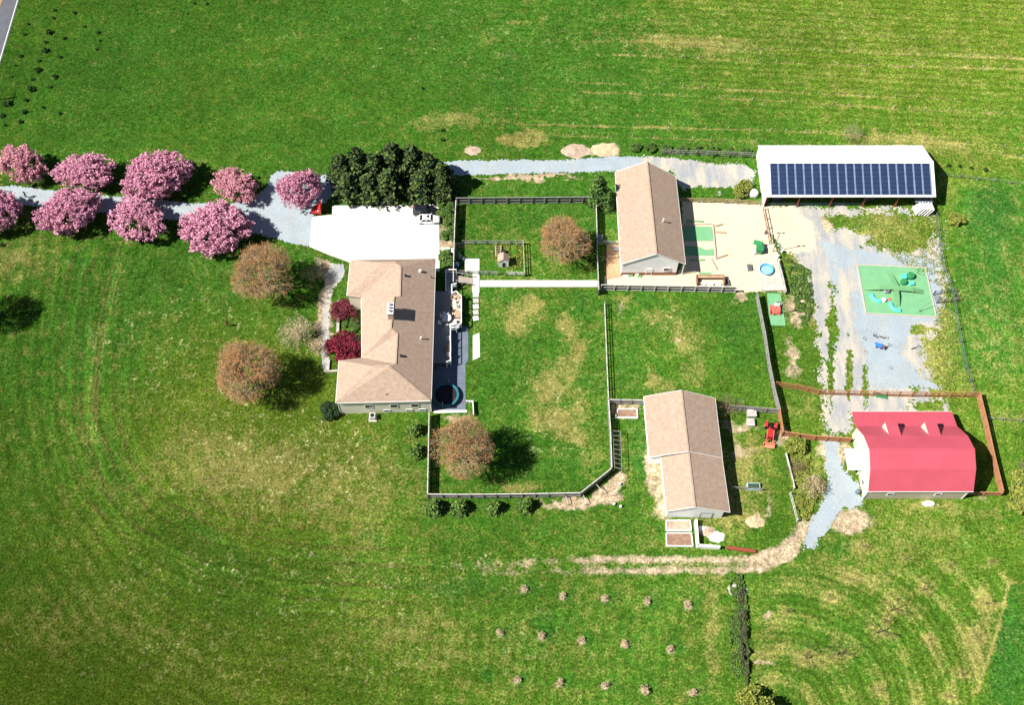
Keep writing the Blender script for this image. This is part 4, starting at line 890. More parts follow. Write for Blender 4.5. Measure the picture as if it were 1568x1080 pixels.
# spruces
def conifer(name, h, r, seed, m=M_dgreen, layers=26, fronds=11, size=.23, per=9, shape=.85, base=.4):
    rg = np.random.default_rng(seed); root = bpy.data.objects.new(name, None); COL.objects.link(root)
    tubes('trunk', [(np.zeros(3), np.array([0, 0, h]), r*.09, .03)], M_bark, root, 7)
    C = []; seg = []
    for i in range(layers):
        z = base+(h-base)*(i/layers)**1.02; rr = r*(1-(i/layers)**1.35)**shape*rg.uniform(.85, 1.1)
        for k in range(max(4, int(fronds*(.5+rr/r*.6)))):
            th = rg.uniform(0, 2*PI); L = rr*rg.uniform(.72, 1.12)
            dr = np.array([math.cos(th), math.sin(th), -.18+.25*i/layers]); e = np.array([0, 0, z])+dr*L; seg.append((np.array([0, 0, z]), e, .035, .012))
            for j in range(per):
                t = rg.uniform(.35, 1.02); wv = (1.05-t)*.55+.10
                C.append(np.array([0, 0, z])+dr*L*t+np.array([-math.sin(th), math.cos(th), 0])*rg.normal()*wv+np.array([0, 0, rg.normal()*.10]))
    tubes('branches', seg, M_bark, root); leaves('foliage', C, size, m, root, .5)
    return root
sp1 = conifer('spruce_tree', 9.5, 3.9, 4, layers=22, fronds=10, size=.24, per=10, shape=.7); sp2 = conifer('spruce_tree', 9.0, 3.7, 5, layers=20, fronds=10, size=.26, per=10, shape=.62)
SPL = ['dark spruce at the left end of the row, next to the pink cherry', 'tall dark spruce second from the left in the windbreak', 'dark spruce with bare grey side third in the windbreak', 'tallest dark spruce in the middle of the windbreak', 'dark spruce just right of the tallest one in the windbreak',
       'dark spruce above the black car in the windbreak', 'thin topped spruce at the right end of the windbreak', 'lower dark spruce at the front left edge of the white pad', 'lower dark spruce in front of the tallest spruce, against the white pad', 'lower dark spruce leaning over the black car', 'dark spruce at the front right corner of the windbreak', 'lower dark spruce between cherry and pad centre']
for i, (x, y, s1, s2) in enumerate([(526, 262, .95, .82), (552, 258, 1.0, .98), (578, 262, 1.0, .88), (605, 256, 1.12, 1.12), (634, 258, 1.08, 1.05), (660, 266, 1.0, .95), (680, 276, .85, .88), (538, 296, 1.02, .70), (598, 296, 1.05, .78), (648, 294, 1.05, .72), (679, 298, .82, .62), (567, 298, 1.0, .66)]):
    pr = (sp1, sp2)[i % 2]; p = W(x, y+ (2 if y > 285 else 14), 0); 
    if i < 2: pr.location = (p.x, p.y, 0); pr.scale = (s1, s1, s2); tag(pr, SPL[i], 'tree', 'dark spruces of the windbreak by the parking pad')
    else: copy_tree(pr, (p.x, p.y, 0), i*1.3, (s1, s1, s2), SPL[i], 'dark spruces of the windbreak by the parking pad')
# arborvitae by the garage
def put0(o, x, y, label, cat='shrub', group=None, sc=(1, 1, 1)):
    p = W(x, y, 0); o.location = (p.x, p.y, 0); o.scale = sc; return tag(o, label, cat, group)
av = conifer('arborvitae', 6.8, 2.0, 9, M_arb, 26, 12, .15, 9, .45, .1); av.scale = (1, 1, 1); put0(av, 914, 312, 'tall bright green arborvitae at the north west corner of the tan outbuilding', 'tree', None, (1.12, 1.12, 1.25))
av2 = copy_tree(av, W(929, 318), 1.0, (.85, .85, .8), 'shorter shaded arborvitae tucked against the fence and outbuilding')
# young evergreens south of the fence
ye = conifer('young_spruce', 2.5, 1.75, 14, mat('young_spruce_needles', (.13, .22, .035), .8, 0, (.03, .075, .014), 1.2, island=.8), 12, 13, .16, 14, .9, .1)
YG = 'young spruces planted outside the board fence'
for i, (x, y, s_, lb) in enumerate([(666, 780, 1.05, 'leftmost young spruce below the south board fence'), (705, 780, 1.0, 'second young spruce from the fence corner below the south fence'), (757, 780, .92, 'third young spruce standing alone below the south fence'), (805, 777, .98, 'young spruce at the end of the row by the bare garden bed'),
                                    (639, 694, .95, 'lower of two young spruces west of the tall fence'), (637, 661, .9, 'upper of two young spruces west of the tall fence near the house')]):
    if i == 0: put0(ye, x, y, lb, 'tree', YG, (s_, s_, s_))
    else: copy_tree(ye, W(x, y), i*1.1, (s_, s_, s_), lb, YG)
# broadleaf shrubs: clumped leaves on short stems
def shrub(name, h, r, m, seed, n=1400, size=.10, clumps=14, bark=M_bark, flat=.6):
    rg = np.random.default_rng(seed); root = bpy.data.objects.new(name, None); COL.objects.link(root)
    C = []; seg = []
    for k in range(clumps):
        th = rg.uniform(0, 2*PI); rr = r*math.sqrt(rg.uniform(0, .8)); z = h*rg.uniform(.35, .85)*(1-.35*(rr/r)**2); c = np.array([rr*math.cos(th), rr*math.sin(th), z])
        seg.append((np.array([0, 0, 0.]), c, .035, .012)); cr = r*rg.uniform(.22, .42)
        v = rg.normal(size=(n//clumps, 3)); v /= np.linalg.norm(v, axis=1)[:, None]; v *= (rg.uniform(.5, 1.1, len(v))**.6)[:, None]*cr; v[:, 2] *= flat
        C.append(c+v)
    C = np.concatenate(C); C[:, 2] = np.maximum(C[:, 2], .04)
    tubes('stems', seg, bark, root); leaves('foliage', C, size, m, root, .6)
    return root
def bare(name, h, r, seed, m=M_twig, n1_=8, n2_=5, n3_=4, n4_=2, th=.05, bud=None, trunk=.12):
    root = bpy.data.objects.new(name, None); COL.objects.link(root)
    segs, tips = skeleton(h*.6, r, h*.42, h*trunk, n1_, n2_, n3_, n4_, seed, th, low=-.1)
    tubes('trunk', segs[:1], m, root, 5); tubes('branches', segs[1:], m, root)
    if bud: leaves('buds', tips, .045, bud, root)
    return root
put0(shrub('japanese_maple', 3.0, 3.0, M_maroon, 31, 7500, .13, 36), 527, 540, 'round deep maroon japanese maple in front of the house wall', 'tree')
jm = shrub('japanese_maple', 2.6, 2.4, mat('thin_maroon_leaves', (.20, .03, .045), .75, 0, (.09, .012, .02), 1.5, island=.8), 32, 2600, .11, 26); put0(jm, 530, 480, 'thinner dusky red japanese maple by the north wing of the house', 'tree')
put0(shrub('round_bush', 2.0, 1.7, mat('dark_bush_leaves', (.035, .075, .02), .8, 0, (.012, .03, .01), 1.5, island=.7), 33, 3200, .10, 22), 506, 631, 'dark round bush at the south west corner of the house')
put0(bare('bare_shrub', 3.6, 2.9, 41, M_barkgrey, 9, 6, 6, 3, .09), 482, 432, 'bare grey shrub in the shadow of the upper orange maple', 'shrub')
put0(bare('bare_shrub', 3.4, 3.9, 42, mat('grey_green_twigs', (.34, .33, .20), .9, 0, (.22, .22, .13), 2), 12, 7, 7, 3, .075, M_straw), 458, 520, 'wide pale grey green bare shrub beside the front path', 'shrub')
put0(bare('bare_shrub', 2.4, 2.1, 43, M_straw, 9, 6, 6, 3, .06, M_straw), 487, 538, 'small straw coloured bare shrub next to the maroon maple', 'shrub')
put0(bare('bare_shrub', 2.8, 1.8, 44, M_bark, 8, 5, 5, 3, .06), 549, 530, 'dark bare shrub between the maroon maple and the house wall', 'shrub')
GB = 'green leafy bushes'
gb = shrub('leafy_bush', 1.5, 1.6, M_lgreen, 34, 2200, .11, 16)
for i, (x, y, s_, lb) in enumerate([(682, 324, 1.1, 'leafy green bush at the bonnet of the white car'), (692, 341, 1.0, 'leafy green bush below the one by the white car'), (690, 361, 1.0, 'leafy green bush against the tall fence at the pad edge'), (688, 399, 1.15, 'green bush by the house corner and the white boxes'),
                                    (1005, 225, .0, ''), (538, 500, .9, 'low green bush between the two japanese maples'), (548, 452, .8, 'low green bush under the north wing wall')]):
    if not lb: continue
    if i == 0: put0(gb, x, y, lb, 'shrub', GB, (s_, s_, s_))
    else: copy_tree(gb, W(x, y), i*1.4, (s_, s_, s_*.9), lb, GB)
for i, x in enumerate([972, 996, 1020, 1044, 1068, 1092, 1116, 1140]):
    copy_tree(gb, W(x, 228+(x-972)*.045), i*.9, (.72, .62, .75), 'dark green low hedge bush %s the weathered fence' % ['leftmost in the row above', 'second from left above', 'at the left end behind', 'just right of the left end behind', 'left of the middle behind', 'right of the middle behind', 'second from the right end behind', 'by the barn end behind'][i], 'low hedge bushes behind the weathered rail fence')
yb = shrub('yellow_green_bush', 2.2, 1.9, M_ygreen, 35, 2600, .12, 22); YB = 'yellow green spring bushes'
for i, (x, y, s_, sz, lb) in enumerate([(1462, 340, .85, .8, 'yellow green round bush beside the open barn corner'), (1139, 292, .9, 1.1, 'yellow green bush on the gravel left of the white barn'), (1131, 300, .6, .6, 'small yellow green bush left of the barn tank'),
                                        (1216, 684, .95, .9, 'yellow green bush beside the brown fence near the tractor'), (1566, 752, 1.7, 1.4, 'large yellow green bush at the right picture edge below the orange fence'), (1560, 776, 1.1, 1.0, 'yellow green bush just below the largest one at the right edge'),
                                        (1148, 1073, 1.05, 1.1, 'yellow green bush at the bottom edge at the end of the ditch'), (1160, 1088, 1.2, 2.2, 'tall bush cut by the bottom edge casting a dark shadow'), (1232, 740, .55, .45, 'yellow green bush in the overgrown strip by the gravel track'), (1222, 770, .5, .45, 'lower yellow green bush beside the leaning picket fence')]):
    if i == 0: put0(yb, x, y, lb, 'shrub', YB, (s_, s_, sz))
    else: copy_tree(yb, W(x, y), i*1.2, (s_, s_, sz), lb, YB)
put0(bare('bare_shrub', 2.4, 2.4, 45, M_twig, 10, 6, 5, 3, .06), 1216, 722, 'tangled brown bare shrub in the overgrown strip', 'shrub')
put0(bare('bare_shrub', 2.2, 2.3, 46, M_twig, 10, 6, 5, 3, .06, M_straw), 1243, 750, 'straggly bare shrub at the edge of the gravel track', 'shrub')
put0(bare('bare_shrub', 3.4, 3.1, 47, M_twig, 9, 6, 5, 3, .08), 1112, 632, 'bare twiggy shrub at the north east corner of the tan shed', 'shrub')
put0(bare('bare_shrub', 2.6, 2.2, 48, M_barkgrey, 9, 6, 5, 3, .07), 1563, 722, 'pale grey bare shrub at the right picture edge', 'shrub')
put0(bare('bare_tree', 4.0, 2.6, 49, M_barkgrey, 9, 6, 5, 2, .08), 1300, 225-8, 'pale bare tree just behind the white barn roof', 'tree')
# ditch with rough growth
def scatter(name, poly, n, hgt, size, m, label, seed, elong=1.0, up=.4):
    rg = np.random.default_rng(seed); P = [(p.x, p.y) for p in PW(poly)]; bx = [min(p[0] for p in P), max(p[0] for p in P), min(p[1] for p in P), max(p[1] for p in P)]
    x = rg.uniform(bx[0], bx[1], n*3); y = rg.uniform(bx[2], bx[3], n*3); k = inside(x, y, P) & (vnoise(x/.9, y/.9, seed) > .35); x, y = x[k][:n], y[k][:n]
    hh = hgt*vnoise(x/.9, y/.9, seed)**1.3
    return tag(leaves(name, np.stack([x, y, rg.uniform(.02, 1, len(x))*hh+.03], 1), size, m, None, up, elong), label, None, None, 'stuff')
tag(scatter('ditch_growth', [(1118, 880), (1136, 880), (1146, 940), (1150, 1000), (1142, 1062), (1122, 1060), (1116, 980)], 6500, .7, .10, M_lgreen, 'rough green growth along the ditch', 51), None, 'undergrowth')
tag(scatter('ditch_bramble', [(1130, 905), (1138, 905), (1146, 1000), (1143, 1060), (1136, 1050)], 3200, 1.1, .10, mat('dark_bramble', (.10, .11, .045), .9, 0, (.03, .04, .018), 2), 'dark bramble stems along the ditch', 52, 2.2), None, 'brambles')
tag(scatter('verge_weeds', [(1205, 700), (1240, 700), (1252, 760), (1236, 800), (1222, 790), (1212, 745)], 3600, .7, .12, M_ygreen, 'yellow green weeds of the overgrown strip', 53), None, 'weeds')
tag(scatter('pool_side_weeds', [(1203, 395), (1240, 415), (1246, 470), (1234, 500), (1212, 470)], 4200, .7, .12, M_lgreen, 'weeds growing beside the blue pool deck', 54), None, 'weeds')
tag(scatter('gravel_edge_weeds', [(1432, 330), (1444, 410), (1462, 500), (1492, 598), (1440, 596), (1425, 520), (1440, 440), (1405, 420), (1330, 370), (1340, 330)], 4500, .25, .10, M_ygreen, 'patchy weeds at the edge of the gravel yard', 55), None, 'weeds')
tag(scatter('garden_plants', [(752, 374), (800, 374), (800, 412), (776, 412), (752, 400)], 1500, .5, .10, M_ygreen, 'yellow flowering plants in the playhouse garden', 56), None, 'plants')
# saplings and whips in the orchard, tubes in the planted rows, small shrubs by the road
op = bare('orchard_sapling', 3.0, 1.9, 61, M_bark, 5, 4, 3, 1, .07, None, .3); SG = 'bare saplings of the orchard corner'
TL = ['first bare sapling left of the top row below the gravel track', 'thin sapling second along the top orchard row', 'sapling on a bare tan spot third in the top orchard row', 'sapling at the right end of the top orchard row', 'small sapling at the peak of the curved mown swath', 'crooked sapling on the curved mown swath', 'sapling at the left end of the curved swath', 'wide branched orchard tree right of centre in the orchard', 'small branched tree at the lower left of the orchard',
      'broad bare orchard tree in the lower middle of the orchard', 'spreading bare orchard tree above the broad lower one', 'sapling on the tan strip in the right of the orchard', 'faint sapling near the straw coloured corner', 'low sapling beside the straw coloured mowing edge', 'small sapling low down by the right mowing edge', 'small sapling at the bottom of the orchard', 'tiny sapling at the bottom right of the orchard', 'green leafing sapling above the wide branched tree', 'tiny sapling near the centre of the orchard']
for i, ((x, y, r_), lb) in enumerate(zip(TRS, TL)):
    k = {7: 1.5, 8: 1.35, 9: 1.55, 10: 1.6, 17: .9}.get(i, .62)
    if i == 0: put0(op, x, y, lb, 'tree', SG, (k, k, k))
    else: copy_tree(op, W(x, y), i*2.1, (k, k, k), lb, SG)
dp = bare('dormant_shrub', .7, .6, 62, M_straw, 7, 4, 3, 2, .035, M_straw); DL = ['pale dormant shrub at the left of the first soil ring row', 'dormant shrub second along the first soil ring row', 'dormant shrub in the middle of the first soil ring row', 'dormant shrub fourth along the first soil ring row', 'dormant shrub at the right end of the first soil ring row',
      'dormant shrub at the left of the middle soil ring row', 'dormant shrub second along the middle soil ring row', 'dormant shrub in the centre of the middle soil ring row', 'dormant shrub fourth along the middle soil ring row', 'dormant shrub at the right end of the middle soil ring row',
      'dormant shrub at the left of the bottom soil ring row', 'palest dormant shrub second along the bottom soil ring row', 'dormant shrub in the centre of the bottom soil ring row', 'big bright dormant shrub fourth along the bottom row', 'dormant shrub with dark shadow at the right of the bottom row']
for i, ((x, y), lb) in enumerate(zip(RINGS, DL)):
    k = 1.4 if i == 13 else 1.0
    if i == 0: put0(dp, x, y, lb, 'shrub', 'dormant shrubs in soil rings', (k, k, k))
    else: copy_tree(dp, W(x, y), i*1.9, (k, k, k), lb, 'dormant shrubs in soil rings')
# tree tubes in the rows
tb = bpy.data.objects.new('tree_tube', None); COL.objects.link(tb)
MB().lathe((0, 0, 0), [(.05, 0), (.05, .95), (.04, .95), (.035, .8)], 6).build('tube', M_tube, tb); MB().tube((.1, 0, 0), (.1, .02, 1.35), .02, .02, 5).build('stake', M_tan, tb)
RL = ['topmost planted row of the upper right field', 'second planted row of the upper right field', 'third planted row of the upper right field', 'fourth planted row of the upper right field', 'fifth planted row just above the gravel lane', 'lowest planted row left of the white barn', 'short planted row right of the white barn']
first = True
for ri, r_ in enumerate(ROWS):
    P = PW(r_); L = sum((b-a).length for a, b in zip(P[:-1], P[1:])); n = int(L/3.9)
    for k in range(n+1):
        t = L*(k+random.uniform(-.2, .2))/max(n, 1); t = min(max(t, 0), L-.01)
        if random.random() < .28: continue
        for a, b in zip(P[:-1], P[1:]):
            if t <= (b-a).length: p = a.lerp(b, t/(b-a).length); break
            t -= (b-a).length
        p = Vector((p.x, p.y+random.uniform(-.2, .2), 0)); lb = 'slim pale tube around a seedling in the '+RL[ri]; gp = 'pale seedling tubes in the '+RL[ri]
        if first: tb.location = p; tag(tb, lb, 'tree guard', gp); first = False
        else:
            c = copy_tree(tb, p, random.uniform(0, 6), (1, 1, random.uniform(.7, 1.1)), lb, gp)
            c.rotation_euler = (random.uniform(-.12, .12), random.uniform(-.12, .12), 0)
# little shrubs in the field by the road
rs = shrub('field_shrub', .85, .55, mat('field_shrub_leaves', (.03, .10, .01), .85, 0, (.012, .04, .006), 2, island=.6), 63, 420, .11, 8)
FS = [(76, 50, 1.5), (70, 78, 1.4), (58, 108, 1.4), (48, 138, 1.6), (12, 160, 1.7), (84, 16, .8), (82, 28, .8), (114, 20, .9), (70, 65, .8), (60, 94, .8), (50, 122, .8), (32, 86, .9), (84, 118, 1.2), (92, 88, .9), (99, 59, .9), (44, 37, .7), (38, 53, .7), (23, 101, .6), (40, 154, 1.0), (38, 172, 1.2), (32, 187, 1.0), (4, 178, 1.0), (66, 165, .8), (77, 134, .8), (92, 174, .8), (151, 50, .9), (148, 76, .7), (153, 63, .7), (130, 41, .7), (298, 5, .7), (317, 6, .7), (288, 21, .5), (647, 136, .8), (678, 200, .9), (678, 215, .9), (1452, 254, .9), (1469, 255, .8), (1487, 258, .8), (1509, 261, 1.0), (4, 376, 1.0), (8, 192, .7), (18, 118, .6)]
for i, (x, y, s_) in enumerate(FS):
    if y < 200 and x < 330: lb, gp = 'small dark shrub with a short shadow in the grass field by the road', 'small dark shrubs planted in the field by the road'
    elif x > 1400: lb, gp = 'tiny dark shrub in the short row beside the white barn', 'tiny shrubs in the row right of the white barn'
    elif x > 600: lb, gp = ['small dark shrub alone in the middle of the upper field', 'upper of two small shrubs near the soil heap', 'lower of two small shrubs near the soil heap'][(32, 33, 34).index(i)], None
    else: lb, gp = 'small shrub at the left edge under the cherry row', None
    s_ *= .78
    if i == 0: put0(rs, x, y, lb, 'shrub', gp, (s_, s_, s_))
    else:
        c = copy_tree(rs, W(x, y), i*1.3, (s_, s_, s_), lb, gp or 'x')
        if not gp: del c['group']

# ------------------------------------------------------------ deck behind the house
dk = thing('deck', W(684, 480), 'raised grey deck with white railings along the back of the house', 'deck')
DH = 1.3
dpoly = [W(x, y, DH) for x, y in [(665, 446), (683, 446), (683, 417), (699, 417), (699, 440), (692, 441), (692, 453), (699, 450), (706.5, 457), (706.5, 498), (699, 505), (690, 506), (690, 556), (664, 556)]]
fl = MB(); fl.prism([(p.x, p.y) for p in dpoly], DH-.14, DH); fo = fl.build('floor', M_deck, dk)
lines_ = MB()
for k in range(40):
    y = dpoly[12].y+.2+k*.38
    if y < dpoly[0].y: lines_.box(((dpoly[12].x+dpoly[13].x)/2, y, DH+.004), (dpoly[12].x-dpoly[13].x-.1, .03, .012))
lines_.build('board_gaps', M_dkwood, fo)
MB().prism([(p.x, p.y) for p in [W(x, y, DH) for x, y in [(691.2, 453.6), (698.7, 451), (705.6, 457.6), (705.6, 497.4), (698.4, 504), (690.6, 504.6)]]], DH+.004, DH+.03).build('sunlit_deck_patch', M_decklt, dk)  # sunlit part of the deck laid on as a paler sheet
RA = [W(x, y, DH) for x, y in [(683, 446), (683, 417), (699, 417)]]
RB = [W(x, y, DH) for x, y in [(699, 438), (692, 440), (692, 453), (699, 450), (706.5, 457), (706.5, 498), (699, 505), (690, 506), (690, 556), (684, 558)]]
for P in (RA, RB):
    Q = resample([Vector((p.x, p.y, 0)) for p in P], 1.8)
    for hh in (.95, .12): 
        m_ = MB()
        for a, b in zip(Q[:-1], Q[1:]): m_.bar((a.x, a.y, DH+hh), (b.x, b.y, DH+hh), .16, .07)
        m_.build('rail', M_white, dk)
    m_ = MB()
    for a, b in zip(Q[:-1], Q[1:]):
        for k in range(7): c_ = a.lerp(b, (k+.5)/7); m_.box((c_.x, c_.y, DH+.53), (.04, .04, .8))
    m_.build('balusters', M_white, dk)
    for q in Q: MB().box((q.x, q.y, (DH+1.0)/2), (.12, .12, DH+1.0)).build('post', M_white, dk)
rp = thing('ramp', W(711, 429), 'pale wooden ramp from the deck landing down to the white terrace', 'ramp')
ra, rb = W(699.3, 427, DH), W(724, 431, .12)
MB().bar((ra.x, ra.y, DH-.06), (rb.x, rb.y, .08), 1.5, .08).build('ramp_floor', M_decklt, rp)
for s_ in (-.85, .85):
    MB().bar((ra.x, ra.y+s_, DH+.85), (rb.x, rb.y+s_, .95), .10, .07).build('handrail', M_greytop, rp)
    for t in (0, .33, .66, 1): q = ra.lerp(rb, t); MB().box((q.x, q.y+s_, (q.z+.85)/2), (.09, .09, q.z+.9)).build('post', M_greytop, rp)
for i, y in enumerate((452, 461, 470, 479, 488)):
    p = W(728.5, y); o = MB().box((p.x, p.y, .07), (1.05, .95, .16), R(3*i)).build('stepping_slab', M_conc2 if i % 2 else M_conc)
    tag(o, ['first square paving slab below the white terrace', 'second square paving slab beside the deck', 'third square paving slab beside the deck', 'fourth square paving slab beside the deck', 'last square paving slab before the lower path'][i], 'slab', 'square slabs east of the deck')
def chair(name, x, y, z, rz, m, label, cat='chair'):
    p = W(x, y, z); t = thing(name, (0, 0, 0), label, cat, 'patio chairs on the deck')
    MB().box((0, 0, .42), (.55, .55, .07)).build('seat', m, t); MB().box((0, .27, .72), (.55, .07, .6), 0, R(-12)).build('backrest', m, t)
    for sx in (-.24, .24):
        MB().bar((sx, -.25, .62), (sx, .25, .62), .06, .05).build('armrest', m, t)
        for sy in (-.23, .23): MB().box((sx, sy, .2), (.05, .05, .4)).build('leg', m, t)
    t.location = p; t.rotation_euler = (0, 0, rz); return t
for i, (x, y, rz, m, lb) in enumerate([(681.5, 482, 1.9, M_white, 'white patio chair on the deck nearest the house'), (679.5, 492, 2.6, M_white, 'white patio chair at the left of the round table'), (684, 499, 3.4, M_white, 'white patio chair below the round table'), (674, 497, 1.2, M_white, 'white patio chair in the house shade, leftmost on the deck'),
                                       (692, 477, .3, M_black, 'black deck chair in the sun by the grill'), (693, 487, 5.0, M_black, 'black deck chair below the other black one'), (702, 456, 5.6, M_tan, 'tan lounge chair at the top corner of the sunny deck'), (694, 459, .9, M_tan, 'tan lounge chair at the top left of the sunny deck')]):
    chair('patio_chair', x, y, DH+.03, rz, m, lb)
def table(x, y, z, r, m, label, name='patio_table', sq=None, h=.72):
    p = W(x, y, z); t = thing(name, p, label, 'table')
    if sq: MB().box((p.x, p.y, p.z+h), (sq[0], sq[1], .06)).build('tabletop', m, t); lg = [(a*sq[0]*.42, b*sq[1]*.42) for a in (-1, 1) for b in (-1, 1)]
    else: MB().lathe((p.x, p.y, p.z+h), [(r, 0), (r, .05)], 20).build('tabletop', m, t); lg = [(a*r*.6, b*r*.6) for a in (-1, 1) for b in (-1, 1)]
    for a, b in lg: MB().box((p.x+a, p.y+b, p.z+h/2), (.06, .06, h)).build('leg', m, t)
    return t
for i, (x, y, rz, lb) in enumerate([(688, 486, .8, 'white patio chair right of the round table in the sun'), (697, 494, 4.2, 'white patio chair beside the covered grill'), (700, 470, 2.2, 'white patio chair against the middle of the right railing'), (696, 465, .2, 'white patio chair in the upper half of the sunny deck'), (677, 486, 1.5, 'white patio chair near the house wall above the shaded one')]): chair('patio_chair', x, y, DH+.03, rz, M_white, lb)
for i, (x, y, lb) in enumerate([(692, 503, 'white planter tub at the lower railing of the deck'), (687, 545, 'white planter tub low on the narrow deck strip'), (687, 520, 'white planter tub high on the narrow deck strip')]):
    t = thing('planter_tub', W(x, y, DH), lb, 'planter'); p = t.location
    MB().lathe((p.x, p.y, DH+.03), [(.25, 0), (.38, .5), (.34, .5), (.3, .42)], 14).build('tub', M_white, t)
    MB().lathe((p.x, p.y, DH+.40), [(.3, 0), (.2, .12)], 12).build('soil', M_soil, t)
table(685, 490, DH+.03, .75, M_white, 'round white patio table among the white chairs on the deck')
table(701, 484, DH+.03, 0, M_tan, 'brown rectangular table at the right rail of the sunny deck', sq=(.9, 1.5))
gr = thing('grill', W(694, 501, DH+.03), 'white covered grill at the lower corner of the sunny deck', 'grill'); p = gr.location
MB().box((p.x, p.y, p.z+.55), (1.3, .6, .7), .4).build('cart', M_white, gr); MB().tube((p.x-.6, p.y-.25, p.z+1.0), (p.x+.6, p.y+.25, p.z+1.0), .3, .3, 12).build('lid', M_white, gr)
pb = thing('planter_box', W(685, 535, DH), 'long brown planter box on the narrow deck strip', 'planter'); p = pb.location
MB().box((p.x, p.y, p.z+.2), (.55, 1.7, .4)).build('box', M_tan, pb); MB().box((p.x, p.y, p.z+.41), (.45, 1.6, .04)).build('soil', M_soil, pb)
# trampoline
tp = thing('trampoline', W(683, 608), 'round black trampoline with a blue rim on the shaded patio behind the house', 'trampoline'); p = tp.location
MB().lathe((p.x, p.y, .86), [(1.95, 0), (1.95, .02)], 36).build('mat', M_black, tp)
m_ = MB(); n = 40
vs = []
for k in range(n):
    t = 2*PI*k/n
    for r_, z in ((1.95, .84), (2.35, .84), (2.35, .92), (1.95, .92)): vs.append((p.x+r_*math.cos(t), p.y+r_*math.sin(t), z))
m_.add(vs, [(k*4+j, k*4+(j+1) % 4, ((k+1) % n)*4+(j+1) % 4, ((k+1) % n)*4+j) for k in range(n) for j in range(4)]); m_.build('rim_pad', mat('teal_pad', (.03, .17, .21), .5), tp)
for k in range(6): t = 2*PI*k/6+.3; MB().tube((p.x+2.2*math.cos(t), p.y+2.2*math.sin(t), 0), (p.x+2.2*math.cos(t), p.y+2.2*math.sin(t), 2.3), .035, .035, 6).build('pole', M_steel, tp)
for k in range(6): t = 2*PI*(k+.5)/6+.3; MB().tube((p.x+2.1*math.cos(t), p.y+2.1*math.sin(t), 0), (p.x+2.1*math.cos(t), p.y+2.1*math.sin(t), .84), .04, .04, 6).build('leg', M_steel, tp)
ac = thing('air_conditioner', W(571, 641), 'square grey air conditioning unit on a slab by the south wall of the house', 'air conditioner'); p = ac.location
MB().box((p.x, p.y, .06), (1.4, 1.4, .12)).build('slab', M_conc2, ac); cs = MB().box((p.x, p.y+.1, .6), (1.0, 1.0, .95)).build('casing', M_greytop, ac); MB().lathe((p.x, p.y+.1, 1.08), [(.38, 0), (.38, .03), (.1, .05)], 18).build('fan_grille', M_black, cs)
def box_thing(name, x, y, d, m, label, cat, rz=0, z=0, lid=None, group=None):
    t = thing(name, W(x, y, z), label, cat, group); p = t.location
    MB().box((p.x, p.y, z+d[2]/2), d, rz).build('body', m, t); MB().box((p.x, p.y, z+d[2]+.03), (d[0]+.08, d[1]+.08, .06), rz).build('lid', lid or m, t); return t
box_thing('storage_box', 683, 385, (1.4, .7, .7), M_white, 'white storage box above the green bush at the house corner', 'box')
box_thing('storage_box', 694, 387, (.6, .8, .8), M_white, 'small white box between the bush and the tall fence', 'box')
rbl = thing('rain_barrel', W(700, 408), 'light blue barrel beside the slanting dark panel', 'barrel'); p = rbl.location
MB().lathe((p.x, p.y, 0), [(.33, 0), (.4, .3), (.4, .8), (.34, 1.1)], 16).build('drum', M_lblue, rbl, smooth=True); MB().lathe((p.x, p.y, 1.1), [(.35, 0), (.3, .06)], 16).build('lid', M_water, rbl)
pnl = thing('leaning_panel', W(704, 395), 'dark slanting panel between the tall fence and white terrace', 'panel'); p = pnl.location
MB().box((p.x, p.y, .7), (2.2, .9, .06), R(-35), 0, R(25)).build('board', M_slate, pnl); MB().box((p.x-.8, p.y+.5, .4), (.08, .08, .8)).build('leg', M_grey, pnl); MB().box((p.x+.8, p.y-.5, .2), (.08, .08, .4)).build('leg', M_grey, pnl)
# front entrance bits
for i, (a, b, w_, lb) in enumerate([((519, 462), (517.5, 510), .5, 'narrow white edging wall between the maroon maples'), ((504, 552), (502, 571), .45, 'short white edging wall below the maroon maple'), ((503, 570), (517, 569), .3, 'short cross wall joining the edging to the house corner')]):
    q = MB(); pa_, pb_ = W(*a), W(*b); q.bar((pa_.x, pa_.y, .2), (pb_.x, pb_.y, .2), w_, .4); tag(q.build('edging_wall', M_conc2), lb, 'wall')

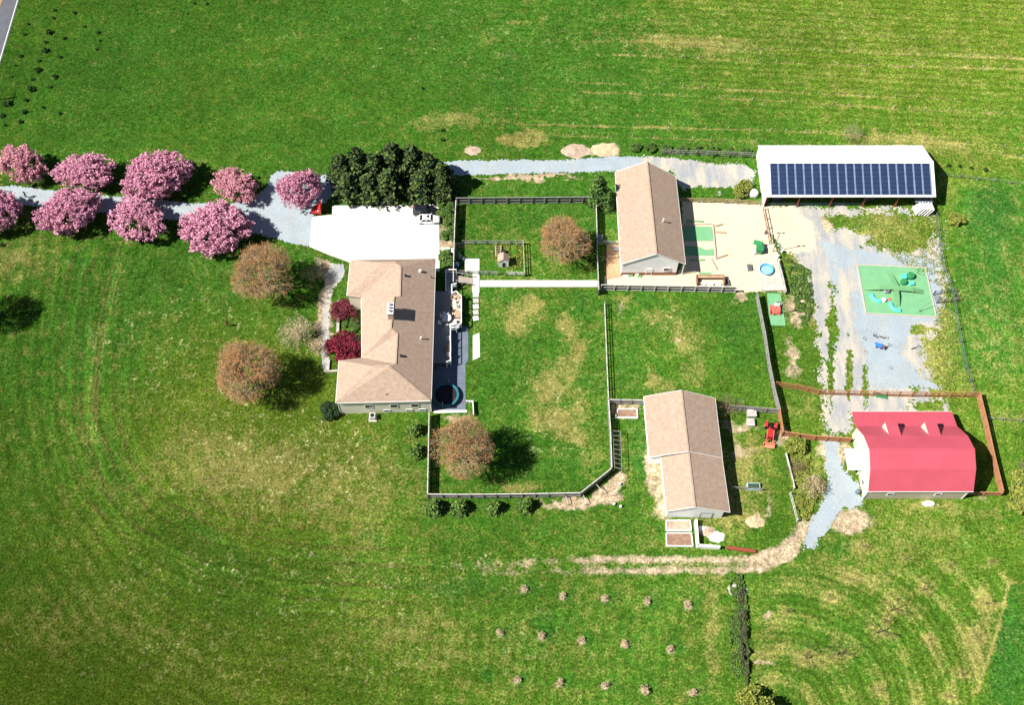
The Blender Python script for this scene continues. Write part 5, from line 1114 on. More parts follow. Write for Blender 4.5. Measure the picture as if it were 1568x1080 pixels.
# ------------------------------------------------------------ vehicles
def wheel(par, c, r, wd, m=M_black, rim=M_steel, ax='Y'):
    d = Vector((0, wd/2, 0)) if ax == 'Y' else Vector((wd/2, 0, 0)); c = Vector(c)
    o = MB().tube(c-d, c+d, r, r, 20).build('wheel', m, par); MB().tube(c-d*1.04, c+d*1.04, r*.6, r*.6, 14).build('rim', rim, o); return o
def car(label, paint, loc, rz, L, Wd, Hh, hood, suv, name='car'):
    t = thing(name, (0, 0, 0), label, 'car'); hw = Wd/2
    # lower body lofted along x
    st = [(-L/2, .72, .35, .55), (-L/2+.12, .90, .25, .86), (-L/2+.7, .99, .2, .92), (-L*.12, 1.0, .2, .92), (L*.2, 1.0, .2, .90), (L/2-.9, .97, .2, hood), (L/2-.25, .86, .25, hood-.12), (L/2, .62, .35, hood-.32)]
    k = 1.12 if suv else 1.0; V_ = []; n = 10
    for x, s_, zb, zt in st:
        zt *= k; y = hw*s_
        for yy, zz in ((-y*.9, zb), (-y, zb+.15), (-y, zt-.18), (-y*.93, zt-.05), (-y*.78, zt), (y*.78, zt), (y*.93, zt-.05), (y, zt-.18), (y, zb+.15), (y*.9, zb)): V_.append((x, yy, zz))
    Fs = [(i*n+j, i*n+(j+1) % n, (i+1)*n+(j+1) % n, (i+1)*n+j) for i in range(len(st)-1) for j in range(n)]+[tuple(range(n))[::-1], tuple((len(st)-1)*n+j for j in range(n))]
    MB().add(V_, [f[::-1] for f in Fs]).build('body', paint, t, smooth=True)
    zb = .86*k; x0, x1, x2, x3 = (-L/2+.25 if suv else -L/2+.55, -L/2+.6 if suv else -L/2+1.25, L*.08, L/2-1.35); zr = Hh
    yb, yt = hw*.93, hw*.74
    c_ = [(x0, -yb, zb), (x3, -yb, zb), (x3, yb, zb), (x0, yb, zb), (x1, -yt, zr-.05), (x2, -yt, zr-.05), (x2, yt, zr-.05), (x1, yt, zr-.05)]
    for nm, idx, m in (('windscreen', (1, 2, 6, 5), M_glass), ('rear_window', (3, 0, 4, 7), M_glass), ('side_window', (0, 1, 5, 4), M_glass), ('side_window', (2, 3, 7, 6), M_glass)):
        MB().add([c_[i] for i in idx], [(0, 1, 2, 3)]).build(nm, m, t)
    for s_ in (-1, 1):
        m_ = MB(); m_.bar((x3+.04, s_*yb, zb), (x2, s_*yt, zr-.03), .09, .07); m_.bar((x0-.04, s_*yb, zb), (x1, s_*yt, zr-.03), .12, .08); m_.bar(((x0+x3)/2-.1, s_*(yb+.005), zb), ((x1+x2)/2, s_*(yt+.005), zr-.05), .05, .10); m_.build('pillars', paint, t)
        MB().box((x3-.35, s_*(hw+.1), zb+.08), (.16, .22, .15)).build('mirror', paint, t)
    V2 = [(x1-.1, -yt, zr-.06), (x2+.1, -yt, zr-.06), (x2+.1, yt, zr-.06), (x1-.1, yt, zr-.06), (x1+.15, -yt*.8, zr+.02), (x2-.15, -yt*.8, zr+.02), (x2-.15, yt*.8, zr+.02), (x1+.15, yt*.8, zr+.02)]
    rf_ = MB().add(V2, [(4, 5, 6, 7), (0, 1, 5, 4), (1, 2, 6, 5), (2, 3, 7, 6), (3, 0, 4, 7), (3, 2, 1, 0)]).build('roof', paint, t)
    MB().box(((x1+x2)/2+.3, .1, zr+.025), (.45, .62, .015)).build('sunroof', M_glass, rf_)
    r_ = .37 if suv else .32
    for x in (-L/2+.85, L/2-.9):
        for s_ in (-1, 1): wheel(t, (x, s_*(hw-.08), r_), r_, .22)
    for s_ in (-1, 1):
        MB().box((L/2-.22, s_*hw*.62, hood*k-.22), (.22, .32, .12)).build('headlight', M_steel, t); MB().box((-L/2+.1, s_*hw*.7, .78*k), (.14, .3, .14)).build('tail_light', M_redp, t)
    t.location = loc; t.rotation_euler = (0, 0, rz); return t
car('white sedan parked at the right edge of the parking pad', M_carw, W(656.5, 338.5), R(1), 4.55, 1.8, 1.42, .84, False)
car('black suv parked in tree shade next to the white sedan', M_carb, W(651, 326), R(0), 4.75, 1.92, 1.78, .95, True)
def tractor(label, loc, rz):
    t = thing('tractor', (0, 0, 0), label, 'tractor')
    MB().box((.55, 0, .95), (1.7, .62, .5)).build('hood', M_redp, t); MB().box((.3, 0, .6), (2.6, .42, .3)).build('chassis', M_redp, t); MB().box((1.42, 0, .92), (.12, .56, .44)).build('grille', M_black, t)
    for s_ in (-1, 1):
        wheel(t, (-.75, s_*.72, .62), .62, .38, M_black, M_tan); wheel(t, (1.0, s_*.62, .36), .36, .22, M_black, M_tan)
        MB().box((-.75, s_*.72, 1.29), (.95, .42, .07)).build('fender', M_redp, t)
        m_ = MB(); m_.bar((.1, s_*.48, 1.25), (1.5, s_*.48, .95), .12, .16); m_.bar((1.5, s_*.48, .95), (2.15, s_*.5, .35), .12, .14); m_.build('loader_arm', M_redfade, t)
    MB().box((-.55, 0, .98), (.5, .5, .12)).build('seat', M_black, t); MB().box((-.8, 0, 1.2), (.1, .48, .42)).build('seat_back', M_black, t)
    MB().tube((.02, 0, 1.0), (-.14, 0, 1.35), .03, .03, 6).build('steering_column', M_black, t); MB().lathe((-.15, 0, 1.36), [(.2, 0), (.2, .03)], 14).build('steering_wheel', M_black, t)
    m_ = MB(); m_.box((2.2, 0, .4), (.08, 1.75, .55), 0, 0, R(-12)); m_.box((2.5, 0, .16), (.6, 1.75, .06)); m_.box((2.4, -.86, .35), (.5, .05, .4)); m_.box((2.4, .86, .35), (.5, .05, .4)); m_.build('bucket', mat('pale_red_bucket', (.75, .24, .15), .5), t)
    m_ = MB(); m_.bar((-1.1, -.5, 0.9), (-1.1, -.5, 2.1), .07, .07); m_.bar((-1.1, .5, .9), (-1.1, .5, 2.1), .07, .07); m_.bar((-1.1, -.53, 2.1), (-1.1, .53, 2.1), .07, .07); m_.build('roll_bar', M_black, t)
    t.location = loc; t.rotation_euler = (0, 0, rz); t.scale = (1.12, 1.12, 1.12); return t
tractor('red tractor with front loader parked beside the brown fence', W(1178, 662), R(-100))
# small red garden machine at the pad corner
ms = thing('red_hopper', W(487, 325), 'small red metal skip with a tall back plate at the corner of the parking pad', 'skip'); p = ms.location
MB().add([(p.x-1.0, p.y-.6, .05), (p.x+.75, p.y-.6, .05), (p.x+.75, p.y+1.0, .05), (p.x-.5, p.y+1.0, .05), (p.x-1.2, p.y-.7, .95), (p.x+.75, p.y-.7, .95), (p.x+.75, p.y+1.0, .95), (p.x-.6, p.y+1.0, .95)], [(3, 2, 1, 0), (0, 1, 5, 4), (1, 2, 6, 5), (2, 3, 7, 6), (3, 0, 4, 7), (4, 5, 6, 7)]).build('tray', M_redp, ms)
MB().box((p.x+.55, p.y+.2, 1.5), (.45, 1.9, 1.4)).build('back_plate', M_redp, ms); MB().box((p.x+.2, p.y-.4, 1.0), (.3, .3, .1)).build('sticker', M_white, ms)
bw = thing('blue_ride_on_toy', W(1345, 531), 'blue ride-on toy wagon lying in the gravel yard', 'toy'); p = bw.location
MB().box((p.x, p.y, .5), (1.15, .75, .34), R(-20)).build('body', M_blue, bw); MB().box((p.x+.35, p.y-.15, .75), (.25, .5, .3), R(-20)).build('seat', M_blue, bw)
for sx in (-.4, .4):
    for sy in (-.4, .4): wheel(bw, (p.x+sx, p.y+sy-.36*sx, .2), .2, .1)
MB().box((p.x+.75, p.y-.3, .45), (.2, .5, .4), R(-20)).build('bumper', M_redfade, bw)
def torus(name, x, y, r, rr, m, label, cat, z=0):
    p = W(x, y, z); m_ = MB(); n, k = 22, 8; vs = []
    for i in range(n):
        for j in range(k): a, b = 2*PI*i/n, 2*PI*j/k; vs.append((p.x+(r+rr*math.cos(b))*math.cos(a), p.y+(r+rr*math.cos(b))*math.sin(a), z+rr+rr*math.sin(b)))
    m_.add(vs, [(i*k+j, ((i+1) % n)*k+j, ((i+1) % n)*k+(j+1) % k, i*k+(j+1) % k) for i in range(n) for j in range(k)])
    return tag(m_.build(name, m, None, smooth=True), label, cat)
torus('hoop', 1324, 519, .28, .07, M_steel, 'small grey tyre lying left of the blue toy', 'tyre'); torus('hoop', 1364.5, 563.5, .28, .06, M_steel, 'small grey tyre alone in the lower gravel yard', 'tyre')
def scooter(x, y, rz, label):
    t = thing('ride_on_scooter', (0, 0, 0), label, 'toy'); MB().box((0, 0, .14), (.9, .18, .06)).build('board', M_black, t); MB().bar((.42, 0, .14), (.6, 0, .85), .06, .06).build('stem', M_black, t); MB().box((.6, 0, .86), (.06, .5, .05)).build('handlebar', M_black, t)
    for s_ in (-.42, .48): MB().tube((s_, -.05, .1), (s_, .05, .1), .1, .1, 10).build('wheel', M_black, t)
    t.location = W(x, y); t.rotation_euler = (0, 0, rz)
scooter(1341, 516, 2.6, 'black toy scooter above the blue ride-on toy'); scooter(1350, 517, -.5, 'second black toy scooter just right of the first'); scooter(1399, 534, .3, 'black toy scooter lying alone at the right of the gravel yard'); scooter(1357, 534, .9, 'tiny dark scooter to the right of the blue toy')
gs = thing('green_slide', W(1349, 608), 'bright green plastic slide lying against the orange fence', 'slide'); p = gs.location
MB().bar((p.x-1.1, p.y+.2, .55), (p.x+1.1, p.y-.15, .12), .7, .06).build('chute', M_green, gs); MB().bar((p.x-1.0, p.y+.55, .6), (p.x+1.1, p.y+.2, .22), .06, .2).build('side_lip', M_green, gs); MB().box((p.x-.9, p.y+.2, .27), (.1, .6, .5)).build('support', M_green, gs)

# ------------------------------------------------------------ playground on the green mat
pg = PW([(1312.5, 406), (1416.5, 410.5), (1433.5, 486), (1325.8, 480.2)])
mt = thing('play_mat', pg[0], 'large square green play mat with pale timber edging in the gravel yard', 'play mat')
MB().prism([(p.x, p.y) for p in pg], .03, .09).build('mat', M_turf, mt)
for a, b in zip(pg, pg[1:]+pg[:1]): MB().bar((a.x, a.y, .11), (b.x, b.y, .11), .18, .16).build('edge_timber', M_decklt, mt)
cr = thing('cross_ramp', W(1372, 443), 'green cross shaped play ramp with four arms in the centre of the play mat', 'ramp'); RH = .85
def ramp_arm(pts, wd, nm='ramp_arm'):
    P = [W(x, y, h) for x, y, h in pts]; m_ = MB()
    for a, b in zip(P[:-1], P[1:]): m_.bar(a-Vector((0, 0, .04)), b-Vector((0, 0, .04)), wd, .08)
    m_.build(nm, M_turf2, cr); return P
MB().box(W(1372.5, 441, RH-.04), (1.15, 1.1, .1)).build('platform', M_turf2, cr)
for pts in ([(1368, 440, RH), (1347, 440, RH), (1322, 441, .16)], [(1377, 441.5, RH), (1398, 443, RH), (1414, 447, .16)], [(1372, 437, RH), (1363.5, 420, .16)], [(1372.5, 445, RH), (1373.5, 452, RH), (1374.5, 468, .30)]):
    P = ramp_arm(pts, .95)
    for q in P[:-1]:
        for s_ in (-.4, .4): MB().box((q.x+(.0 if abs(P[0].x-P[-1].x) > 1.5 else s_), q.y+(s_ if abs(P[0].x-P[-1].x) > 1.5 else 0), q.z/2-.02), (.1, .1, q.z-.1)).build('post', M_decklt, cr)
def arc_tunnel(x, y, R_, a0, a1, r, m, label):
    c = W(x, y); n = 10; k = 8; vs = []
    for i in range(n+1):
        a = R(a0+(a1-a0)*i/n); cc = c+Vector((R_*math.cos(a), R_*math.sin(a), .09)); d = Vector((math.cos(a), math.sin(a), 0))
        for j in range(k+1): b = PI*j/k; vs.append(cc+d*math.cos(b)*r+Vector((0, 0, math.sin(b)*r)))
    m_ = MB().add(vs, [(i*(k+1)+j, i*(k+1)+j+1, (i+1)*(k+1)+j+1, (i+1)*(k+1)+j) for i in range(n) for j in range(k)]); return tag(m_.build('play_tunnel', m, None, smooth=True), label, 'tunnel')
arc_tunnel(1345.5, 453, 1.3, 170, 275, .38, M_turq, 'turquoise curved tunnel at the lower left of the play mat'); arc_tunnel(1374.5, 467, 1.3, 165, 280, .38, M_turq, 'turquoise curved tunnel below the cross ramp')
def drum(x, y, r, h, m, label, cat='drum', top=None, name='play_drum'):
    t = thing(name, W(x, y), label, cat); p = t.location; MB().lathe((p.x, p.y, .09), [(r, 0), (r, h*.9), (r*.93, h)], 20).build('side', m, t); MB().lathe((p.x, p.y, .09+h), [(r*.9, .002), (r*.85, .03)], 20).build('top', top or m, t)
drum(1393, 424.5, .72, .75, M_green, 'larger dark green play drum on the mat'); drum(1382.5, 433.5, .62, .6, M_green, 'smaller dark green play drum beside the turquoise block'); drum(1352.5, 453+8, .42, .5, M_white, 'white play drum at the end of the left tunnel'); drum(1357, 446.5, .62, .45, M_steel, 'grey play drum tucked beside the cross ramp')
box_thing('play_block', 1383, 426, (.75, 1.0, .7), M_turq, 'turquoise play block between the green drums', 'play block'); box_thing('play_block', 1395, 436, (.8, .65, .5), M_turq, 'turquoise play block right of the smaller drum', 'play block', .2)
box_thing('play_block', 1362, 459, (.5, .4, .12), M_redfade, 'small orange block on the play mat beside the white drum', 'play block', .2)
sw = thing('bent_pole', W(1409, 477), 'thin dark bent pole standing at the lower right corner of the mat', 'pole'); p = sw.location
MB().path([(p.x, p.y, 0), (p.x+.2, p.y+.2, 1.2), (p.x+.9, p.y+.6, 2.0), (p.x+1.5, p.y+.75, 2.2)], .045).build('rod', MAT['mossy_wood'], sw); MB().lathe((p.x, p.y, 0), [(.25, .09), (.2, .16)], 12).build('foot', M_dkwood, sw)

# ------------------------------------------------------------ sand yard and pool deck
def slab_thing(name, pts, z0, z1, m, label, cat, edge=None):
    P = PW(pts); t = thing(name, P[0], label, cat); MB().prism([(p.x, p.y) for p in P], z0, z1).build('surface', m, t)
    for a, b in zip(P, P[1:]+P[:1]): MB().bar((a.x, a.y, (z0+z1)/2+.02), (b.x, b.y, (z0+z1)/2+.02), .09, z1-z0+.05).build('edging', edge or m, t)
    return t
slab_thing('turf_mat', [(1046, 347.5), (1089, 348), (1092, 369), (1048, 369)], .03, .07, M_turf, 'green play turf rectangle, upper one beside the outbuilding', 'turf mat')
slab_thing('turf_mat', [(1048, 377), (1068, 378), (1081, 383.5), (1092, 382), (1093, 391.5), (1049, 391)], .03, .07, M_turf, 'green play turf with a notched edge, lower one beside the outbuilding', 'turf mat')
slab_thing('turf_mat', [(1174.5, 450), (1194.5, 450), (1202.5, 499), (1179, 498.5)], .03, .07, M_turf, 'narrow green turf strip under the red slide by the grey fence', 'turf mat')
slab_thing('turf_mat', [(1071, 418), (1088, 418), (1088.5, 422.5), (1071, 422.5)], .03, .08, M_turf, 'tiny green mat above the open sand box', 'turf mat')
for i, (a, b, m, lb) in enumerate([((1050, 339), (1076, 340), M_turf2, 'green topped bench along the top of the upper turf'), ((1047, 344.5), (1090, 343.5), M_decklt, 'long tan timber above the upper turf'), ((1055, 399), (1078, 399), M_turf2, 'green topped bench below the lower turf'), ((1091, 344), (1096, 398), M_decklt, 'tall tan timber along the right ends of both turfs'), ((1088, 397), (1097, 413), M_decklt, 'slanting tan timber below the lower turf'),
                                   ((1094, 356), (1111, 357.5), M_tan, 'short tan plank right of the upper turf'), ((1095, 347), (1106, 344), M_tan, 'thin tan stick right of the upper turf'), ((1098, 396), (1113, 391), M_tan, 'thin tan stick right of the lower turf')]):
    p, q = W(*a), W(*b); t = thing('timber', p, lb, 'timber'); MB().bar((p.x, p.y, .26), (q.x, q.y, .26), .26, .09).build('plank', m, t)
    for k in (.1, .9): c_ = p.lerp(q, k); MB().box((c_.x, c_.y, .12), (.14, .14, .2)).build('foot', M_decklt, t)
gh = thing('green_play_hut', W(1161, 383), 'small green plastic play hut with two roof sheets in the sand yard', 'play hut'); p = gh.location
MB().box((p.x+.1, p.y, .6), (1.15, 2.0, 1.2), R(-12)).build('wall', M_green, gh); MB().box((p.x-.2, p.y+.75, 1.32), (1.7, .95, .09), R(-15), R(18)).build('roof', M_green, gh); MB().box((p.x+.15, p.y-.3, 1.26), (1.3, 1.5, .08), R(-12), R(-8)).build('roof', M_green, gh); MB().box((p.x-1.0, p.y-.5, .35), (.9, 1.2, .05), R(15), 0, R(-30)).build('slide', M_decklt, gh)
for x, y, rz, lb in [(1147.5, 411, .05, 'dark grey round ended bench between the hut and pool deck'), (1113, 434, .1, 'dark grey bench beside the open sand box')]:
    box_thing('dark_bench', x, y, (.75, 1.3, .35), M_dkwood, lb, 'bench', rz)
sb = thing('open_sand_box', W(1087, 432), 'brown wooden play stall filled with white toys by the rail fence', 'play stall'); p = sb.location
MB().box((p.x, p.y+.9, .6), (5.2, .12, 1.2)).build('back_wall', M_tan, sb); MB().box((p.x-2.55, p.y, .6), (.12, 1.8, 1.2)).build('side_wall', M_brown, sb); MB().box((p.x+2.55, p.y, .6), (.12, 1.8, 1.2)).build('side_wall', M_brown, sb); MB().box((p.x, p.y+.55, 1.0), (5.0, .5, .06)).build('shelf', M_tan, sb)
for k in range(9): 
    o = box_thing('white_toy', 1070+k*4.1, 434+(k % 3)*1.1, (.34, .3, .3+.1*(k % 2)), M_white, 'small white toy in the brown play stall', 'toy', k*.5); o['group'] = 'white toys in the play stall'
slab_thing('pool_deck', [(1163, 403), (1189, 401), (1201, 446), (1166, 447)], .03, .45, mat('pale_stone', (.62, .52, .44), .85, 0, (.46, .38, .33), 1.2), 'pale stone deck under the small blue pool', 'deck')
pl = thing('paddling_pool', W(1173, 414, .5), 'small round blue paddling pool on the pale stone deck', 'pool'); p = pl.location
MB().lathe((p.x, p.y, .46), [(1.0, 0), (1.2, .45), (1.3, .5), (1.2, .46), (.95, .06), (.2, .05)], 26).build('shell', M_lblue, pl); MB().lathe((p.x, p.y, .60), [(1.02, 0), (1.02, .012)], 26).build('water', M_water, pl)
sr = thing('red_slide', W(1186, 476), 'faded red toy slide with a white seat on the narrow turf strip', 'slide'); p = sr.location
MB().box((p.x, p.y-.1, .45), (1.9, 1.8, .08), R(-5), R(12)).build('chute', M_redfade, sr); MB().box((p.x-.9, p.y, .55), (.08, 1.8, .35), R(-5)).build('side_lip', M_redfade, sr); MB().box((p.x+.9, p.y, .55), (.08, 1.8, .35), R(-5)).build('side_lip', M_redfade, sr); MB().box((p.x+.4, p.y+.8, .75), (.8, .6, .5), 0).build('seat', M_white, sr); MB().box((p.x, p.y+.3, .2), (.12, 1.2, .4)).build('support', M_dkwood, sr)
def lamp(x, y, h, label, arm=.7, m=M_dkwood, head=True):
    t = thing('light_pole', W(x, y), label, 'light pole'); p = t.location
    MB().tube((p.x, p.y, 0), (p.x, p.y, h), .09, .06, 8).build('pole', m, t); a = MB().bar((p.x-arm/2, p.y, h-.1), (p.x+arm, p.y+.1, h-.05), .07, .07).build('arm', m, t)
    for s_ in (-arm/2, arm): MB().box((p.x+s_, p.y+.05, h), (.4, .25, .14), .4).build('lamp_head', M_steel, a)
lamp(1183.5, 385.5, 6.2, 'tall dark pole with two lamps at the corner of the sand yard'); lamp(1184, 483, 4.6, 'wooden pole with a pale lamp beside the leaning grey fence', .3, M_orange2)
for x, y, r_, h_, m_, lb in [(1197, 386.5, .22, .7, M_white, 'small white round stool beside the light pole'), (1190, 395, .28, .8, M_white, 'small white drum at the top corner of the pool deck'), (1171.5, 358, .2, .9, M_dkwood, 'short dark post top at the sand yard edge')]:
    drum(x, y, r_, h_, m_, lb, 'drum', name='small_drum')
# stoop of the outbuilding with boxes
box_thing('doghouse', 917, 367, (1.3, 1.0, .9), M_slate, 'grey box beside the tall fence and the garage wall', 'box')
slab_thing('wood_floor', [(929, 376), (949, 375), (950, 424), (929, 428)], .03, .12, mat('tan_boards', (.52, .33, .19), .85, 0, (.42, .26, .14), 1.5), 'tan board floor along the west wall of the outbuilding', 'platform')
for i, (x, y, d_, m_, lb) in enumerate([(944, 384, (1.0, .8, .7), M_steel, 'grey metal crate against the west wall of the outbuilding'), (938, 394.5, (2.0, .5, .5), M_tan, 'tan wooden bench lying across the board floor'), (947, 373, (1.0, .5, .6), M_tan, 'wooden box at the top of the board floor'), (965, 422, (.9, .6, .3), M_turf2, 'small green step below the outbuilding door'), (958, 422, (1.0, .7, .2), M_white, 'white slab at the outbuilding door'), (975, 421, (.6, .5, .6), M_white, 'white crate right of the outbuilding door'), (979, 424, (.7, .4, .2), M_turf2, 'low green step right of the white crate')]):
    box_thing('crate', x, y, d_, m_, lb, 'box')
# playhouse
ph = thing('playhouse', W(771, 404), 'small white playhouse with a tan gable roof and a dark door', 'playhouse'); p = ph.location
def small_house(t, p, wx_, wy_, h, hr, roofm, wallm, door=True):
    a, b = wx_/2, wy_/2
    MB().add([(p.x-a, p.y-b, 0), (p.x+a, p.y-b, 0), (p.x+a, p.y+b, 0), (p.x-a, p.y+b, 0), (p.x-a, p.y-b, h), (p.x+a, p.y-b, h), (p.x+a, p.y+b, h), (p.x-a, p.y+b, h), (p.x, p.y-b, hr), (p.x, p.y+b, hr)],
             [(0, 1, 5, 8, 4), (2, 3, 7, 9, 6), (1, 2, 6, 5), (3, 0, 4, 7)]).build('wall', wallm, t)
    MB().slab([(p.x-a-.15, p.y-b-.1, h-.08), (p.x+a+.15, p.y-b-.1, h-.08), (p.x, p.y-b-.1, hr+.06), (p.x-a-.15, p.y+b+.1, h-.08), (p.x+a+.15, p.y+b+.1, h-.08), (p.x, p.y+b+.1, hr+.06)], [(0, 2, 5, 3), (1, 4, 5, 2)], .06).build('roof', roofm, t)
    if door: MB().box((p.x+.05, p.y-b-.02, .75), (.55, .06, 1.5)).build('door', M_glass, t)
small_house(ph, p, 1.9, 1.5, 2.0, 2.7, M_roof, M_white)
lt = thing('play_ladder', W(763, 388), 'white and tan wooden ladder frame above the playhouse', 'ladder'); p = lt.location
for s_ in (-.5, .5): MB().bar((p.x+s_, p.y-1.2, .9), (p.x+s_, p.y+1.6, .2), .14, .12).build('rail', M_decklt, lt)
for k in range(5): MB().bar((p.x-.5, p.y-1+k*.6, .85-k*.15), (p.x+.5, p.y-1+k*.6, .85-k*.15), .1, .06).build('rung', M_tan, lt)
p = W(768, 391); tag(MB().lathe((p.x+.3, p.y+.4, 0), [(.45, 0), (.5, .5), (.42, .9)], 14).build('dark_tub', M_black), 'black tub beside the ladder above the playhouse', 'tub')

# ------------------------------------------------------------ shed surroundings
def bed(pts, h, label, soil=M_soil, frame=M_white, w_=.16):
    P = PW(pts); t = thing('raised_bed', P[0], label, 'raised bed'); MB().prism([(p.x, p.y) for p in P], 0, h*.75).build('soil', soil, t)
    for a, b in zip(P, P[1:]+P[:1]): MB().bar((a.x, a.y, h/2), (b.x, b.y, h/2), w_, h).build('side_board', frame, t)
bed([(1020, 799), (1056, 798), (1058, 814), (1020, 814)], .45, 'upper white framed garden bed below the tan shed', M_mulch); bed([(1020, 818), (1058, 818), (1060.5, 838), (1020.5, 837.5)], .45, 'lower white framed garden bed below the tan shed'); bed([(946, 628), (975, 628), (976, 641), (942, 641)], .4, 'white edged garden bed in the corner beside the tan shed')
lw = thing('bunker_wall', W(1064, 840), 'white l shaped low wall right of the garden beds', 'wall')
for a, b in (((1064.5, 799), (1067.5, 839)), ((1067, 838.5), (1101, 841))): p, q = W(*a), W(*b); MB().bar((p.x, p.y, .6), (q.x, q.y, .6), .35, 1.2).build('side', M_white, lw)
for i, (x, y, r_, m_, lb) in enumerate([(1097, 823, 1.2, M_white, 'largest white tarp heap inside the l shaped wall'), (1075, 811, .7, M_white, 'small white tarp heap inside the l shaped wall'), (1085, 815, 1.1, M_mulch, 'brown straw heap between the two white heaps'), (1048, 806, .9, M_steel, 'dark grey heap on the upper garden bed'), (1156, 800, 1.3, M_straw, 'tan brush heap in the grass right of the tan shed'), (724, 231, 1.3, M_mulch, 'small tan soil heap above the gravel lane near the spruces'), (882, 231, 2.3, M_mulch, 'brown brush heap above the gravel lane'), (926, 230, 2.2, M_straw, 'pale chip heap above the gravel lane'), (1130, 905, 1.3, M_conc2, 'pale rock heap at the head of the ditch'), (1005, 640, .5, M_straw, 'straw heap'), (0, 0, 1, M_straw, 'straw heap')]):
    if lb == 'straw heap': continue
    p = W(x, y); rg = np.random.default_rng(i+70); m_ = MB()
    n, k = 18, 6; vs = []
    for a in range(k+1):
        f_ = a/k
        for b in range(n): t_ = 2*PI*b/n; rr = r_*(1-f_**1.3)*rg.uniform(.8, 1.15); vs.append((p.x+rr*math.cos(t_)*1.25, p.y+rr*math.sin(t_)*.85, .02+r_*(.32 if i in (0, 1, 2, 3, 4) else .14)*f_*rg.uniform(.75, 1.2)))
    m_.add(vs, [(a*n+b, a*n+(b+1) % n, (a+1)*n+(b+1) % n, (a+1)*n+b) for a in range(k) for b in range(n)]); tag(m_.build('heap', m_ and [M_white, M_white, M_mulch, M_steel, M_straw, M_mulch, M_mulch, M_straw, M_conc2, M_straw, M_conc2, M_conc2][i]), lb, 'heap')
p, q = W(1112, 840), W(1157, 846); rbm = thing('red_beam', p, 'long rusty red steel beam on the grass by the dirt track', 'beam'); MB().bar((p.x, p.y, .3), (q.x, q.y, .3), .55, .12).build('web', M_rust, rbm)
for s_ in (-.26, .26): MB().bar((p.x, p.y+s_, .3), (q.x, q.y+s_, .3), .06, .35).build('flange', M_rust, rbm)
wt = thing('water_trough', W(1153, 747), 'pale blue trough beside a short wooden fence right of the tan shed', 'trough'); p = wt.location
MB().box((p.x, p.y, .32), (2.2, 1.2, .6)).build('tub', mat('pale_blue_metal', (.42, .55, .60), .5), wt); MB().box((p.x, p.y, .64), (1.9, .95, .03)).build('water', mat('murky_water', (.05, .09, .06), .1), wt)
fence('short weathered rail fence crossing the grass at the pale blue trough', [(1121, 745.5), (1168, 748)], 1.2, 'rail', M_grey, M_grey, sp=2.6, rails=(.5, .95))
for x, y, d_, lb in [(1150, 635.5, (1.55, 1.25, .75), 'larger grey stone box beside the red tractor'), (1148.5, 649, (1.3, 1.3, .6), 'smaller grey stone box below the larger one')]: box_thing('stone_box', x, y, d_, M_conc2, lb, 'stone box')
tr = thing('garden_trellis', W(944, 690), 'long grey wooden trellis frame along the board fence', 'trellis'); m1 = [W(938, 660, 1.6), W(950, 661, 1.6), W(952, 719, 1.6), W(941, 716, 1.6)]
for q in m1: MB().box((q.x, q.y, .8), (.1, .1, 1.6)).build('post', M_grey, tr)
for a, b in zip(m1, m1[1:]+m1[:1]): MB().bar(a, b, .08, .08).build('beam', M_grey, tr)
for k in range(1, 8): a, b = m1[0].lerp(m1[3], k/8), m1[1].lerp(m1[2], k/8); MB().bar(a, b, .06, .05).build('lath', M_grey, tr)
for i, (a, b, hh, lb) in enumerate([((893, 762), (897, 774), .9, 'first low frame of the bed south of the board fence'), ((866, 763), (869, 774), .9, 'second low frame of the bed south of the board fence'), ((912, 745), (922, 757), 1.1, 'leaning frame at the fence corner bed'), ((938, 760), (951, 748), 1.0, 'dark frame with pale cans beside the corner bed')]):
    t = thing('bed_frame', W(*a), lb, 'frame'); p, q = W(*a), W(*b)
    MB().bar((p.x, p.y, hh), (q.x, q.y, hh), .08, .08).build('top_bar', M_greytop, t)
    for c_ in (p, q): MB().box((c_.x, c_.y, hh/2), (.09, .09, hh)).build('post', M_greytop, t)
for x, y, lb in [(949, 742, 'white can above the corner garden bed'), (940, 773, 'white can at the foot of the corner bed'), (950, 777, 'white can right of the one at the foot of the corner bed')]: drum(x, y, .22, .4, M_white, lb, 'can', name='white_can')
hb = thing('compost_bin', W(1318, 760-7), 'pale green bin at the corner of the cream barn', 'bin'); p = hb.location
MB().lathe((p.x-.6, p.y-.2, 0), [(.4, 0), (.34, .8), (.15, .95)], 12).build('body', M_slate, hb); MB().lathe((p.x-.6, p.y-.2, .95), [(.16, 0), (.1, .06)], 10).build('lid', M_dkwood, hb)
for i, (x, y, d_, m_, lb) in enumerate([(1190, 305, (2.2, 1.4, 1.2), M_slate, 'pale grey machine in the dark left bay of the open barn'), (1240, 300, (2.6, 1.6, 1.3), M_dkwood, 'dark covered machine in the second bay of the open barn'), (1330, 302, (3.0, 1.5, 1.1), M_dkwood, 'dark stacked timber inside the middle bay of the open barn')]): box_thing('stored_machine', x, y, d_, m_, lb, 'machine', .1*i)

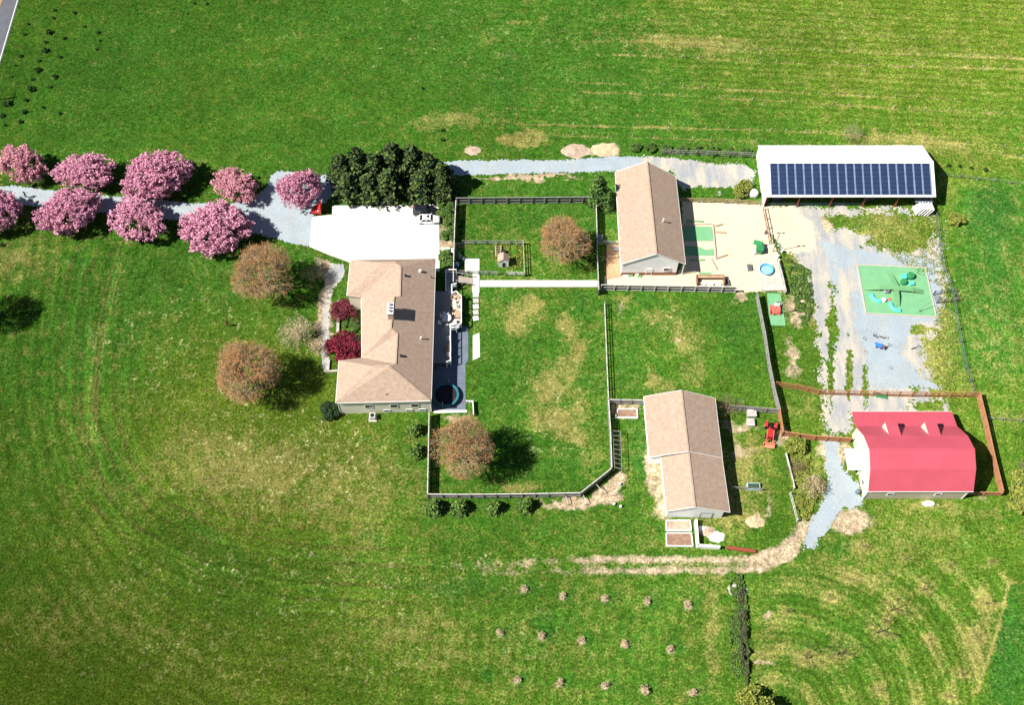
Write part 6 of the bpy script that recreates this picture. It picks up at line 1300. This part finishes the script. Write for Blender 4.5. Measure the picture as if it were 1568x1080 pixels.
# ------------------------------------------------------------ people
def person(label, loc, rz, h, shirt, trousers, pose):
    t = thing('person', (0, 0, 0), label, 'person'); s_ = h/1.75
    me = bpy.data.meshes.new('body'); J = dict(pel=(0, 0, .95), w=(0, 0, 1.1), ch=(0, .0, 1.33), nk=(0, 0, 1.47), hd=(0, .02, 1.58), tp=(0, .01, 1.70)); rad = dict(pel=.15, w=.13, ch=.16, nk=.06, hd=.10, tp=.07); ed = [('pel', 'w'), ('w', 'ch'), ('ch', 'nk'), ('nk', 'hd'), ('hd', 'tp')]
    for s, n in ((-1, 'l'), (1, 'r')):
        st_ = .22*s if pose == 'walk' else .05*s
        J.update({'hp'+n: (.10*s, 0, .90), 'kn'+n: (.11*s, st_*.6+.04, .50), 'an'+n: (.11*s, st_, .09), 'to'+n: (.12*s, st_+.17, .05), 'sh'+n: (.19*s, 0, 1.38), 'el'+n: (.26*s, -st_*.4-.02, 1.12), 'wr'+n: (.27*s, -st_+.10, .88), 'pm'+n: (.27*s, -st_+.13, .81)})
        rad.update({'hp'+n: .10, 'kn'+n: .06, 'an'+n: .042, 'to'+n: .035, 'sh'+n: .065, 'el'+n: .045, 'wr'+n: .03, 'pm'+n: .034})
        ed += [('pel', 'hp'+n), ('hp'+n, 'kn'+n), ('kn'+n, 'an'+n), ('an'+n, 'to'+n), ('ch', 'sh'+n), ('sh'+n, 'el'+n), ('el'+n, 'wr'+n), ('wr'+n, 'pm'+n)]
        for f in range(5):
            x, y, z = J['pm'+n]; L = (.06, .085, .09, .085, .065)[f]; fo = (f-2)*.018
            J['f%d%s' % (f, n)] = (x-s*.01, y+fo+(.03 if f == 4 else 0), z-L if f < 4 else z-.04); rad['f%d%s' % (f, n)] = .009; ed.append(('pm'+n, 'f%d%s' % (f, n)))
    ks = list(J); me.from_pydata([J[k] for k in ks], [(ks.index(a), ks.index(b)) for a, b in ed], []); o = bpy.data.objects.new('body', me); COL.objects.link(o)
    md = o.modifiers.new('skin', 'SKIN'); md.use_smooth_shade = True
    for i, k in enumerate(ks): me.skin_vertices[0].data[i].radius = (rad[k], rad[k]*.8 if k in ('pel', 'w', 'ch') else rad[k])
    me.skin_vertices[0].data[0].use_root = True
    su = o.modifiers.new('sub', 'SUBSURF'); su.levels = 1; su.render_levels = 1
    dg = bpy.context.evaluated_depsgraph_get(); nm = bpy.data.meshes.new_from_object(o.evaluated_get(dg)); o.modifiers.clear(); o.data = nm; o.parent = t
    nm.materials.clear()
    for m in (M_skin, shirt, trousers, M_black): nm.materials.append(m)
    for pl_ in nm.polygons:
        c = pl_.center; pl_.material_index = 3 if c.z < .11 and abs(c.x) < .2 else 2 if c.z < .98 and abs(c.x) < .215 else 1 if c.z < 1.45 and c.z > .98 else 0
    MB().lathe((0, -.01, 1.60), [(.10, -.02), (.125, .06), (.10, .13), (.04, .165)], 14).build('hair', M_hair, t, smooth=True)
    for s in (-1, 1): MB().lathe((s*.035, .105, 1.60), [(.012, 0), (.006, .01)], 8).build('eye', M_black, t)
    MB().box((0, .125, 1.57), (.022, .03, .035)).build('nose', M_skin, t); MB().box((0, .112, 1.53), (.045, .012, .012)).build('mouth', M_redfade, t)
    t.location = loc; t.rotation_euler = (0, 0, rz); t.scale = (s_*1.1, s_*1.1, s_); return t
person('person in a red top walking across the west lawn', W(349.5, 500), R(60), 1.95, M_shirt, M_khaki, 'walk')
person('person in dark clothes walking on the driveway between the cherry trees', W(41.5, 303), R(-70), 2.0, M_navy, M_navy, 'walk')
person('person in a pale top standing beside the grey green shrub', W(460.5, 492), R(10), 1.7, M_pale, M_khaki, 'stand')
up = thing('utility_pole', W(-46, 160), 'wooden utility pole beside the road, its shadow crossing the verge', 'utility pole'); p = up.location
MB().tube((p.x, p.y, 0), (p.x, p.y, 10.5), .15, .11, 8).build('pole', M_bark, up); MB().box((p.x, p.y, 9.9), (.12, 2.4, .12)).build('crossarm', M_bark, up); MB().tube((p.x+.3, p.y, 8.4), (p.x+.3, p.y, 9.4), .22, .22, 10).build('transformer', M_steel, up)
